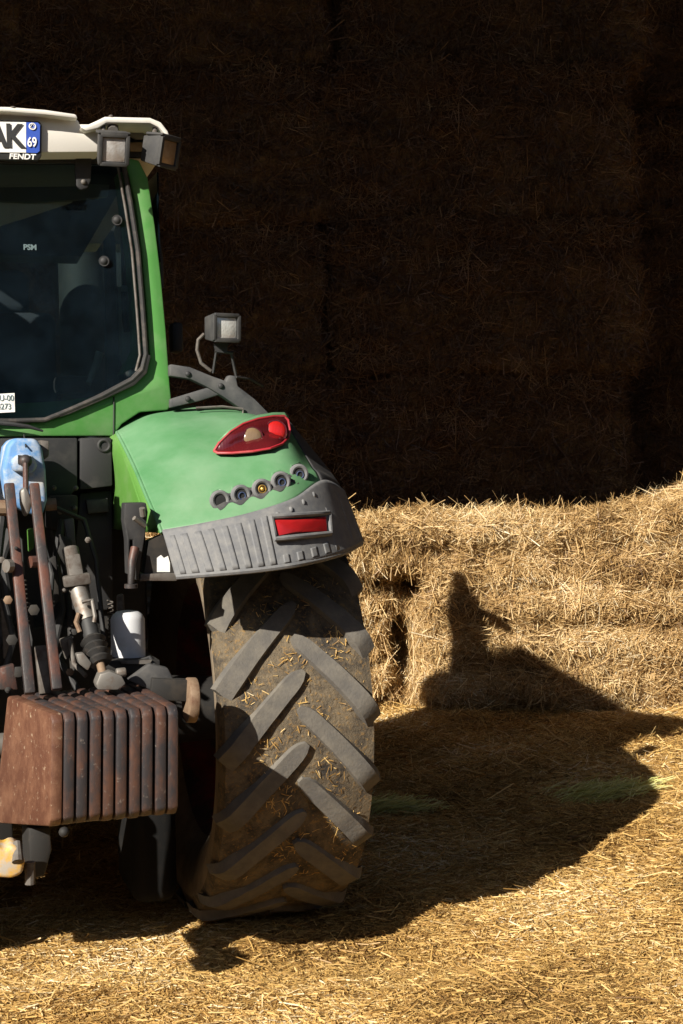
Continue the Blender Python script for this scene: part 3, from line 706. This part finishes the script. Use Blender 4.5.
# --- rear fender: rows of (pixel x, pixel y, local depth) from the crest down to the lower lip
FR = [[(112, 436, .35), (150, 416, .42), (190, 412, .45), (235, 414, .45), (282, 424, .42), (288, 430, .38)],
      [(116, 430, -.14), (150, 411.5, -.10), (190, 408.5, -.10), (237, 411, -.12), (284, 422, -.16), (291, 427, -.12)],
      [(133, 462, -.45), (180, 447, -.50), (230, 440, -.53), (274, 433, -.53), (299, 448, -.44), (318, 459, -.30)],
      [(148, 497, -.66), (190, 489, -.71), (240, 480, -.74), (288, 466, -.72), (311, 468, -.60), (333, 478, -.44)],
      [(163, 533, -.80), (205, 526, -.85), (250, 516, -.87), (290, 502, -.84), (320, 483, -.70), (341, 493, -.52)],
      [(176, 576.5, -.86), (220, 573, -.92), (262, 569, -.94), (302, 563, -.92), (340, 553.5, -.80), (360, 543, -.60)]]
def cr(p, t):
    n = len(p)-1; t = min(max(t, 0), n-1e-6); i = int(t); u = t-i
    a, b, c, d = p[max(i-1, 0)], p[i], p[i+1], p[min(i+2, n)]
    return .5*((2*b)+(c-a)*u+(2*a-5*b+4*c-d)*u*u+(3*b-a-3*c+d)*u**3)
FP = [[A(*q) for q in r] for r in FR]
def fpt(u, v):                                   # u 0..5, v 0..5
    return cr([cr(r, u) for r in FP], v)
def shell(u0, u1, v0, v1, nu, nv, off=0.):
    vs = [fpt(u0+(u1-u0)*i/nu, v0+(v1-v0)*j/nv)+Vector((0, -off, 0)) for j in range(nv+1) for i in range(nu+1)]
    fs = [[j*(nu+1)+i, j*(nu+1)+i+1, (j+1)*(nu+1)+i+1, (j+1)*(nu+1)+i] for j in range(nv) for i in range(nu)]
    return vs, fs
def solid(o, t, off=1):
    md = o.modifiers.new('thick', 'SOLIDIFY'); md.thickness = t; md.offset = off
FGRID = [(proj(p), p) for j in range(61) for i in range(61) for p in (fpt(i/12, 1+j/15),)]
FXY = np.array([q[0] for q in FGRID]); FYY = np.array([q[1].y for q in FGRID])
def fy(px, py):
    d = (FXY[:, 0]-px)**2+(FXY[:, 1]-py)**2; k = np.argsort(d)[:5]; w = 1/(d[k]+.3); return float((FYY[k]*w).sum()/w.sum())
def FA(px, py, off=0.): return A(px, py, fy(px, py)-off)
def decal(outline, off, back=-.03, step=3.0, crown=0., FA=FA):
    from mathutils.geometry import delaunay_2d_cdt
    from mathutils import Vector as V2
    pts = [V2(p) for p in outline]; n = len(pts)
    def inside(x, y):
        c = False
        for i in range(n):
            a, b = pts[i], pts[i-1]
            if (a.y > y) != (b.y > y) and x < (b.x-a.x)*(y-a.y)/(b.y-a.y)+a.x: c = not c
        return c
    def dist(x, y):
        return min((V2((x, y))-(a+(b-a)*max(0, min(1, (V2((x, y))-a).dot(b-a)/max(1e-6, (b-a).length_squared))))).length for a, b in zip(pts, pts[1:]+pts[:1]))
    x0, x1 = min(p.x for p in pts), max(p.x for p in pts); y0, y1 = min(p.y for p in pts), max(p.y for p in pts)
    inn = [V2((x0+step*i, y0+step*j)) for i in range(1, int((x1-x0)/step)+1) for j in range(1, int((y1-y0)/step)+1)]
    inn = [p for p in inn if inside(p.x, p.y) and dist(p.x, p.y) > step*.4]
    vs, es, fs, *_ = delaunay_2d_cdt(pts+inn, [(i, (i+1) % n) for i in range(n)], [list(range(n))], 1, 1e-4)
    fr_ = [FA(p.x, p.y, off+crown*min(1, dist(p.x, p.y)/6)) for p in vs]
    mb = MB(); mb.add(fr_, [list(f) for f in fs])
    ed = [FA(p.x, p.y, off) for p in pts]; bk = [FA(p.x, p.y, back) for p in pts]
    mb.add(ed+bk, [[i, (i+1) % n, n+(i+1) % n, n+i] for i in range(n)])
    return mb
def fmesh(name, m, u0, u1, v0, v1, nu, nv, thick=.012, off=0., extra=None):
    mb = MB(); mb.add(*shell(u0, u1, v0, v1, nu, nv, off))
    if extra: extra(mb)
    bm = bmesh.new(); vs = [bm.verts.new(v) for v in mb.v]
    for f in mb.f: bm.faces.new([vs[i] for i in f])
    bmesh.ops.remove_doubles(bm, verts=bm.verts[:], dist=1e-5)
    me = bpy.data.meshes.new(name); bm.to_mesh(me); bm.free()
    o = link(name, me, m, T, 50)
    solid(o, thick, 0); return o
def inner(mb):                                   # the side that faces the cab
    n = 14; vs = []
    for j in range(n+1):
        v = .6+3.4*j/n; p = fpt(0, v); q = A(113, min(531, proj(p)[1]+8), -.13)
        q2 = Vector((min(q.x, p.x-.03), q.y, p.z-.01))
        for k in range(6): vs.append(p.lerp(q2, k/5)+Vector((-.012*math.sin(math.pi*k/5), 0, 0)))
    mb.add(vs, [[j*6+k, j*6+k+1, (j+1)*6+k+1, (j+1)*6+k] for j in range(n) for k in range(5)])
fen = fmesh('rear_fender', 'fender', 0, 4, 0, 4.0, 40, 50, .012)
ip = MB(); inner(ip); io = ip.build('fender_side', 'inner_green', fen, smooth=60); solid(io, .01, 0)
MB().tube([fpt(0, .7+3.3*j/16)+Vector((-.004, -.002, 0)) for j in range(17)], .007, 10).build('fender_crease', 'fender', fen)
MB().tube([fpt(0, .9+3.0*j/16).lerp(A(113, proj(fpt(0, .9+3.0*j/16))[1]+8, -.13), .17)+Vector((-.010, 0, 0)) for j in range(17)], .004, 8).build('fender_bead', 'inner_green', fen)
fmesh('fender_cap', 'dgrey', 4.0, 5, 0, 4.0, 12, 40, .014, .003)
bum = fmesh('fender_bumper', 'grey', 0, 5, 3.97, 5, 50, 14, .03, .006)
# ribs pressed into the bumper
for i, u in enumerate([.22, .50, .78, 1.06, 1.36, 1.66, 1.96, 2.26, 2.60, 2.95, 3.30, 3.62, 3.92]):
    v0, v1 = (4.08, 4.90)
    if 2.5 < u < 3.9: v0 = 4.74; v1 = 4.9
    rbm = MB(); rbm.add(*shell(u-.075, u+.075, v0, v1, 4, 8, .022))
    solid(rbm.build('bumper_rib', 'grey', bum, smooth=40), .008, 0)
    if 2.5 < u < 3.9:
        pts = [fpt(u, 4.07+.10*j/4)+Vector((0, -.021, 0)) for j in range(5)]; MB().tube(pts, [.003]+[.008]*3+[.003], 8).build('bumper_rib', 'grey', bum, smooth=60)
for u in (4.45, 4.72, 4.9):
    MB().tube([fpt(u, 4.10+.8*j/8)+Vector((.004, -.02, 0)) for j in range(9)], [.003]+[.007]*7+[.003], 8).build('bumper_rib', 'grey', bum, smooth=60)
MB().tube([fpt(5*j/40, 4.99)+Vector((0, -.012, 0)) for j in range(41)], .011, 8).build('bumper_lip', 'grey', bum)
MB().tube([fpt(4.08, 4.05+.92*j/12)+Vector((.002, -.020, 0)) for j in range(13)], .003, 6).build('bumper_seam', 'ink', bum)
# reflector
rf = [(275, 520), (326, 516.5), (327, 531), (279, 535.5)]
fo = [(268, 514), (331, 510.5), (333, 535), (272, 541)]
fo = [(271, 516.5), (329, 513), (330.5, 533.5), (275, 539)]
decal(fo, .034).build('reflector_frame', 'dgrey', bum)
decal(rf, .043, crown=.002).build('red_reflector', 'reflex', bum)
pts = []
for q in range(4):
    a, b = fo[q], fo[(q+1) % 4]
    pts += [FA(a[0]+(b[0]-a[0])*k/6, a[1]+(b[1]-a[1])*k/6, .040) for k in range(6)]
MB().tube(pts+pts[:1], .009, 8).build('reflector_frame', 'grey', bum)
# tail light, leaf shaped
ol = [(214, 451), (219, 443), (230, 432), (243, 424), (258, 419), (273, 416.5), (284, 416), (288, 420), (290, 430), (288, 438), (282, 444), (270, 448.5), (252, 451.5), (232, 453), (218, 453)]
def LA(px, py, off=0.): return A(px, py, min(fy(px, py)-.012, -.592+.085*((px-214)/76)**2+.10*max(0, (438-py)/24)**2*.35)-off)
tlh = decal(ol, .03, back=-.20, crown=.012, FA=LA).build('tail_light', 'red_dark', T, smooth=60)
MB().tube([LA(x, y, .031) for x, y in ol+ol[:1]], .0048, 8).build('lamp_edge', 'redrim', tlh)
br = MB(); n_ = 0
top = [(x, y-1.5) for x, y in ol[1:8]]
vs_ = []
for k in range(5):
    vs_ += [LA(x, y-.4*k, .034-.07*k) for x, y in top]
br.add(vs_, [[k*7+q, k*7+q+1, (k+1)*7+q+1, (k+1)*7+q] for k in range(4) for q in range(6)])
bo = br.build('lamp_brow', 'fender', tlh, smooth=70); solid(bo, .008, 0)
nrm = (.05, -1, .22)
MB().dome(LA(252.5, 437.5, .043), nrm, .037, .012, 22).build('lamp_lens', 'amber', tlh); MB().ring(LA(252.5, 437.5, .046), nrm, .037, .0035, 24, 6).build('lens_ring', 'red_dark', tlh)
MB().dome(LA(276, 431, .045), nrm, .038, .012, 22).build('lamp_lens', 'red', tlh); MB().ring(LA(276, 431, .048), nrm, .038, .0035, 24, 6).build('lens_ring', 'red_dark', tlh)
# sockets in a scalloped plate
sk = [(220, 500.5), (241, 495), (262, 489), (281, 481.5), (299, 474)]
pn = MB(); up, dn = [], []
for i in range(41):
    t = 4*i/40; k = int(min(t, 3)); u = t-k; x = sk[k][0]*(1-u)+sk[k+1][0]*u; y = sk[k][1]*(1-u)+sk[k+1][1]*u
    w = 7.2+2.6*math.cos(2*math.pi*t)
    up.append((x-.25*w*0, y-w)); dn.append((x, y+w))
loop = [(211.5, 503)]+up+[(308, 470.5)]+dn[::-1]
pan = decal(loop, .010).build('socket_panel', 'dgrey', T, smooth=50)
for i, (x, y) in enumerate(sk):
    c = FA(x, y, .020); sn = (.12, -1, .02)
    so = MB().ring(c, sn, .0275, .0075, 24, 8).ring(c+Vector((0, .012, 0)), sn, .0265, .008, 24, 8).build('socket', 'grey', pan)
    MB().dome(c+Vector((0, -.001, 0)), sn, .0235, .0012, 20).build('socket_hole', 'ink', pan)
    if i in (1, 3, 4): MB().ring(c+Vector((.003, -.004, -.003)), sn, .012, .0022, 16).build('socket_insert', 'bluish', pan)
    if i == 2: MB().dome(c+Vector((0, -.003, 0)), sn, .008, .008).ring(c+Vector((0, -.004, 0)), sn, .013, .002).build('socket_pin', 'brass', pan)
    MB().tube([FA(x-9.5, y-1, .004), FA(x-8, y-7.5, .004), FA(x-1, y-10.5, .004), FA(x+6, y-8.5, .004)], [.003, .007, .007, .003], 8).build('socket_scallop', 'fender', pan)
# left fender for the far side (same shell mirrored)
for src in (fen, bum):
    q = src.copy(); COL.objects.link(q); q.scale = (-1, 1, 1)
# plate and black bracket under the fender
fp = MB().poly([(149, 541), (163, 535), (176, 574), (144, 575)], -.79, -.72).build('mudguard_stay', 'deep', T)
MB().poly([(141, 574), (177, 573), (177, 581), (140, 581)], -.80, -.70).build('stay_flange', 'dull', fp, bevel=.003)
MB().poly([(157, 558), (161, 555), (164, 558), (168, 556), (170, 563), (170, 572), (157, 572)], -.7925, -.791).build('stay_label', 'paper', fp)
bb = MB().poly([(124.5, 503), (146, 502.5), (148, 512), (146, 530), (141, 560), (139, 580), (134, 580), (133, 540), (130, 540), (128, 575), (127, 540), (124, 520)], -.80, -.73).build('lever_bracket', 'black', T, bevel=.005)
MB().tube([A(135, 548, -.81), A(132, 562, -.83), A(131, 584, -.83)], [.015, .014, .011], 12).tube([A(131, 584, -.83), A(131, 588, -.83)], .022, 14).build('lever_handle', 'rustarm', bb)
MB().tube([A(134, 518, -.82), A(145, 526, -.80)], .008).tube([A(142, 508, -.82), A(143, 516, -.81)], .010).build('lever_pin', 'steel', bb)

# --- black panels under the window
pa = MB().sym([(c0, 438), (77.5, 438), (77.5, 487), (70, 496), (c0, 497)], -.235, -.15).build('rear_panel', 'black', T, bevel=.006)
pb = MB().poly([(80, 438), (111.5, 437.5), (112.5, 486), (80, 490)], -.235, -.15).build('rear_panel', 'black', T, bevel=.006)
MB().ring(A(104, 445.5, -.236), (0, 1, 0), .020, .006).dome(A(104, 445.5, -.233), (0, -1, 0), .019, .001).build('panel_hole', 'ink', pb)
MB().poly([(80, 493), (112.5, 490), (113, 610), (70, 610)], -.17, -.1).build('lower_panel', 'black', T, bevel=.006)
MB().poly([(50, 496), (78, 495), (78, 515), (66, 530), (50, 530)], -.33, -.15).build('valve_block', 'deep', T, bevel=.01)
for px, py in ((54, 488), (76, 488), (75, 508), (60, 512)): MB().dome(A(px, py, -.335), (0, -1, 0), .009, .008).build('block_bolt', 'dull', T)
# --- blue top link bracket
bl = MB().poly([(7, 446), (13, 438), (36, 438.5), (42, 446), (46, 470), (47.5, 500), (42, 518), (24, 512), (6, 500), (2.5, 470)], -.56, -.30)
bl = bl.build('top_link_bracket', 'blue', T, bevel=.016, seg=3)
MB().poly([(10, 462), (17, 454), (33, 455), (38, 466), (33, 473), (14, 472)], -.60, -.54).build('bracket_lip', 'blue', bl, bevel=.012, seg=3)
MB().poly([(18, 455), (31, 456), (31, 465), (18, 464)], -.604, -.58).build('bracket_slot', 'ink', bl)
MB().dome(A(25.5, 461, -.60), (0, -1, .1), .022, .02).tube([A(25.5, 463, -.615), A(26, 494, -.63)], .010).build('bracket_pin', 'rustarm', bl)
MB().tube([A(24, 435, -.50), A(26, 447, -.575)], .003, 6).build('bracket_pin', 'ink', bl)
MB().poly([(20, 490), (27, 486), (32, 500), (31, 512), (25, 518), (21, 505)], -.66, -.60).build('link_head', 'steel', T, bevel=.012)
MB().tube([A(-2, 508, -.6), A(10, 508, -.6)], .028).build('link_pin', 'tan', T); MB().tube([A(45, 505, -.5), A(56, 504, -.5)], .022).build('link_pin', 'tan', T)
MB().poly([(40, 440), (49, 441), (49, 456), (44, 460)], -.5, -.4).build('bracket_clip', 'dull', T, bevel=.004)
# --- two rusty link arms and a short strut
MB().bar(A(9, 484, -.64), A(30, 694, -.92), .034, .03).build('link_arm', 'rustarm', T, bevel=.006)
MB().bar(A(34, 484, -.64), A(57, 690, -.92), .033, .03).build('link_arm', 'rustarm', T, bevel=.006)
MB().tube([A(30, 562, -.74), A(46, 561, -.72)], .020).build('arm_pin', 'rustarm', T); MB().tube([A(11, 566, -.78), A(6, 566, -.79)], .022).build('arm_pin', 'steel', T)
MB().bar(A(40, 646, -.78), A(45, 694, -.82), .036, .03).build('short_strut', 'dull', T, bevel=.004)
# --- lift cylinder with bellows
cy = MB().tube([A(70, 548, -.66), A(78, 586, -.72)], .028, 16).bar(A(63, 582, -.74), A(90, 578, -.74), .036, .05, side=Vector((0, 0, 1))).bar(A(72, 556, -.69), A(78, 588, -.73), .048, .045)
cy = cy.build('lift_cylinder', 'dull', T, bevel=.006)
MB().tube([A(78, 588, -.73), A(88, 620, -.78)], [.031, .030], 18).build('cylinder_barrel', 'steel', cy)
MB().tube([A(88, 620, -.78), A(93, 641, -.82)], .027, 16).build('cylinder_sleeve', 'ink', cy)
be = []; rs = []
for i in range(17):
    t = i/16; p = A(92, 638, -.82).lerp(A(101, 664, -.88), t); be.append(p); rs.append(.031+.012*(.5-.5*math.cos(2*math.pi*t*4)))
MB().tube(be, rs, 18).build('cylinder_bellows', 'rubber', cy)
MB().tube([A(100, 662, -.88), A(104, 678, -.92)], .014, 12).build('cylinder_rod', 'tan', cy)
MB().tube([A(82, 602, -.81), A(92, 600, -.81), A(95, 616, -.82), A(94, 622, -.82)], .007, 8).build('lock_clip', 'steel', cy)
MB().tube([A(79, 613, -.80), A(76, 622, -.80), A(80, 632, -.81)], .008, 8).build('lock_clip', 'tan', cy)
ck = MB().poly([(96, 684), (100, 674), (110, 671), (122, 676), (126, 684), (118, 690), (98, 690)], -.95, -.88)
ck.poly([(76, 654), (84, 653), (92, 663), (88, 671), (79, 664)], -.90, -.86); ck.tube([A(116, 673, -.92), A(126, 672, -.92)], .016)
ck.build('clevis', 'steel', T, bevel=.008)
# --- white canister on its bracket
cc = A(128.5, 660, -.62)
ca = MB().tube([cc, cc+Vector((0, 0, .14)), cc+Vector((0, 0, .155)), cc+Vector((0, 0, .166)), cc+Vector((0, 0, .170))], [.058, .058, .051, .036, .012], 28).build('oil_filter', 'white', T, smooth=50)
MB().poly([(100, 661), (160, 660), (160, 672), (104, 674)], -.74, -.5).build('filter_bracket', 'deep', ca, bevel=.004)
MB().poly([(120, 661), (152, 660), (150, 664), (122, 664)], -.75, -.742).build('bracket_edge', 'dull', ca)
# --- hoses, nuts and drawbar bits in the dark
def hose(pts, r, m='black'): MB().tube([A(*p) for p in pts], r, 10).build('hose', m, T)
hose([(14, 520, -.35), (2, 560, -.40), (10, 610, -.45), (-8, 660, -.5)], .018)
hose([(62, 520, -.35), (56, 560, -.4), (62, 610, -.4), (50, 670, -.45)], .014)
hose([(52, 530, -.3), (66, 570, -.34), (70, 620, -.4), (75, 690, -.5)], .012, 'deep')
hose([(-10, 470, -.4), (1, 520, -.5), (-6, 580, -.6)], .020)
hose([(150, 660, -.6), (140, 690, -.7), (110, 695, -.8)], .015, 'deep')
hose([(112, 690, -.75), (84, 700, -.7), (60, 660, -.6), (66, 640, -.5)], .012)
for i, (px, py, r, m) in enumerate(((140, 668, .014, 'deep'), (98, 668, .016, 'dull'), (108, 657, .010, 'deep'), (70, 655, .014, 'deep'), (12, 640, .02, 'deep'), (18, 672, .02, 'deep'),
                                 (8, 600, .016, 'tan'), (34, 610, .02, 'deep'), (50, 600, .014, 'deep'), (74, 632, .012, 'deep'), (32, 560, .012, 'dull'), (2, 560, .012, 'dull'), (70, 672, .014, 'tan'))):
    MB().tube([A(px, py, -.62), A(px, py, -.70)], r, 6).build('hex_nut', m, T, bevel=.002)
MB().poly([(0, 480), (4, 490), (5, 508), (0, 512), (-5, 500)], -.4, -.35).build('white_fitting', 'paper', T, bevel=.004)
MB().poly([(28, 530), (35, 528), (34, 548), (29, 552)], -.30, -.25).build('green_fitting', 'inner_green', T, bevel=.004)
MB().poly([(8, 640), (30, 600), (34, 620), (30, 700), (10, 700)], -.40, -.3).build('linkage_casting', 'deep', T, bevel=.01)
def coil(a, b, R_, r, turns):
    a = Vector(a); b = Vector(b); d = (b-a).normalized(); e = d.orthogonal().normalized(); f = d.cross(e); n_ = turns*12
    MB().tube([a.lerp(b, i/n_)+(e*math.cos(2*math.pi*i/12)+f*math.sin(2*math.pi*i/12))*R_ for i in range(n_+1)], r, 6).build('return_spring', 'dull', T)
coil(A(22, 578, -.55), A(26, 632, -.60), .013, .003, 12)
coil(A(110, 600, -.5), A(112, 640, -.5), .010, .0025, 10)
for (pp, y_, m_) in (([(60, 534), (72, 540), (74, 560), (66, 566), (58, 552)], -.50, 'deep'), ([(0, 600), (10, 596), (14, 640), (4, 660)], -.5, 'dull'),
                 ([(46, 560), (56, 556), (60, 600), (50, 612)], -.48, 'deep'), ([(64, 520), (74, 518), (76, 546), (68, 548)], -.46, 'armgrey'),
                 ([(60, 640), (72, 636), (76, 650), (66, 660)], -.7, 'dull'), ([(22, 640), (28, 618), (33, 640), (30, 690), (22, 690)], -.66, 'armgrey'),
                 ([(128, 680), (150, 664), (168, 668), (176, 684), (150, 690)], -.88, 'dgrey'), ([(0, 668), (14, 664), (18, 690), (0, 690)], -.7, 'rustarm'),
                 ([(86, 500), (108, 498), (109, 512), (88, 514)], -.20, 'dgrey'), ([(118, 596), (124, 594), (125, 612), (118, 612)], -.55, 'dull')):
    MB().poly(pp, y_, y_+.04).build('bracket_plate', m_, T, bevel=.005)
for (pts_, r_, m_) in (([(56, 508, -.40), (84, 520, -.38), (96, 560, -.42), (104, 640, -.5)], .009, 'black'), ([(40, 530, -.4), (52, 575, -.5), (48, 630, -.6), (58, 684, -.7)], .010, 'black'),
                   ([(4, 520, -.5), (20, 540, -.5), (22, 575, -.5)], .010, 'armgrey'), ([(0, 690, -.6), (14, 640, -.55), (4, 600, -.5)], .012, 'black'),
                   ([(86, 676, -.8), (74, 664, -.76), (70, 640, -.7)], .008, 'dull'), ([(160, 676, -.80), (150, 658, -.7), (120, 668, -.7)], .009, 'black')):
    hose(pts_, r_, m_)
for px, py, m_ in ((16, 548, 'deep'), (52, 640, 'deep'), (84, 664, 'deep'), (142, 676, 'dull'), (164, 672, 'deep'), (64, 590, 'dull'), (8, 690, 'deep'), (96, 656, 'deep'), (46, 585, 'dull'), (88, 540, 'dull')):
    MB().tube([A(px, py, -.74), A(px, py, -.70)], .011, 6).tube([A(px, py, -.76), A(px, py, -.72)], .006, 8).build('hex_bolt', m_, T, bevel=.0015)
MB().poly([(105, 690), (112, 560), (75, 560), (60, 700)], -.14, -.1).build('inner_plate', 'deep', T)
MB().box((.47, -.08, .36), .17, .40, .46).build('final_drive', 'sump', T, bevel=.05, seg=3)  # added dark block, keeps sun off the lower tyre sidewall
ll = MB().bar((.26, -.1, .55), A(168, 694, -.84), .05, .09).build('lower_link', 'deep', T, bevel=.01)
MB().box((-.24, -.60, .62), .34, .18, .34).build('hitch_frame', 'deep', T, bevel=.01)  # added block, casts shade on the ground and behind the weight
MB().poly([(28, 828), (50, 826), (52, 850), (45, 876), (30, 880)], -.95, -.7).build('drawbar', 'deep', T, bevel=.01)
MB().poly([(-24, 846), (-2, 846), (5, 850), (12, 845), (20, 848), (25, 862), (23, 874), (12, 879), (0, 878), (-24, 872)], -1.18, -1.06).build('tow_jaw', 'yellow', T, bevel=.02, seg=3)
MB().tube([A(17, 842, -1.15), A(18, 862, -1.19)], [.012, .018]).tube([A(30, 862, -1.14), A(30, 884, -1.14)], .016).build('jaw_pin', 'dull', T)
MB().dome(A(64, 832, -1.2), (0, -1, 0), .016, .016).build('link_ball', 'deep', T)

# ================================================================ BALLAST WEIGHT on the linkage
Yf, Yb = -1.17, -.76
FTL, FTR, FBL, FBR = A(51, 715, Yf), A(181, 705.5, Yf), A(50, 829, Yf), A(181, 815, Yf)
BTL, BTR, BBL, BBR = A(7, 696, Yb), A(140, 681, Yb), A(-7, 823, Yb), A(150, 806, Yb)
base_l = (FBL+FBR+BBL+BBR)/4
Wt = empty('ballast_weight', TC+TR*base_l.x+TF*base_l.y+Vector((0, 0, base_l.z)), TH)
tag(Wt, 'rusty brown ribbed iron ballast weight hanging on the rear linkage of the tractor', 'ballast weight')
def wpl(u0, u1, name, m):
    def P(l, r, t): return l.lerp(r, t)
    out = []
    for t in (u0, u1):
        ft, fb, bt, bb_ = P(FTL, FTR, t), P(FBL, FBR, t), P(BTL, BTR, t), P(BBL, BBR, t)
        out.append([fb+Vector((0, .03, 0)), fb+Vector((0, 0, .025)), ft+Vector((0, 0, -.02)), ft+Vector((0, .022, .002)), ft.lerp(bt, .85), bt, bb_])
    return MB().prism(out[0], out[1]).build(name, m, Wt, bevel=.0075, seg=2, off=base_l)
core = wpl(.012, .985, 'weight_core', 'rust'); core.scale = (1, 1, .965); core.location = (0, .030, -.004)
for i in range(10):
    w0 = wpl(i/10+(.0 if i else 0), i/10+(.084 if i else .092), 'weight_plate', 'rust' if i else 'rust_side')
    if i: w0.location = (random.uniform(-.0015, .0015), random.uniform(-.003, .003), random.uniform(-.003, .003))
pt = MB().bar(A(150, 688, -.88), A(188, 690, -.88), .05, .07, side=Vector((0, 1, 0))).build('weight_axle', 'deep', Wt, bevel=.004, off=base_l)
MB().tube([A(186, 700, -.9), A(196, 700, -.9)], .074, 24).build('axle_disc', 'tan', Wt, bevel=.006, off=base_l)
MB().tube([A(-40, 748, -.66), A(4, 745, -.66)], .040, 18).build('cross_tube', 'dull', Wt, off=base_l)

# ================================================================ LIGHT, SKY, CAMERA
SD = Vector((.74, 1, -.75)).normalized()
su = bpy.data.lights.new('sun', 'SUN'); su.energy = 5.0; su.angle = math.radians(.5); su.color = (1, .93, .82)
so = bpy.data.objects.new('sun', su); COL.objects.link(so); so.rotation_euler = SD.to_track_quat('-Z', 'Y').to_euler(); so.location = (-5, -6, 8)
w = bpy.data.worlds.new('World'); S.world = w; w.use_nodes = True; nt = w.node_tree
sk_ = nt.nodes.new('ShaderNodeTexSky'); sk_.sky_type = 'NISHITA'; sk_.sun_disc = False
sk_.sun_elevation = math.asin(-SD.z); sk_.sun_rotation = math.atan2(-SD.x, -SD.y)
nt.links.new(sk_.outputs[0], nt.nodes['Background'].inputs[0]); nt.nodes['Background'].inputs[1].default_value = .05
cd = bpy.data.cameras.new('camera'); co = bpy.data.objects.new('camera', cd); COL.objects.link(co)
cd.sensor_fit = 'VERTICAL'; cd.sensor_height = 36; cd.lens = 36*F/H; cd.clip_end = 2000
Mx = Matrix((rr, uu, -fw)).transposed().to_4x4(); Mx.translation = CAM; co.matrix_world = Mx
S.camera = co
S.render.engine = 'CYCLES'
S.render.resolution_x, S.render.resolution_y = W, H
S.view_settings.view_transform = 'Standard'; S.view_settings.look = 'None'
S.view_settings.exposure = 0.92; S.view_settings.gamma = 1.0
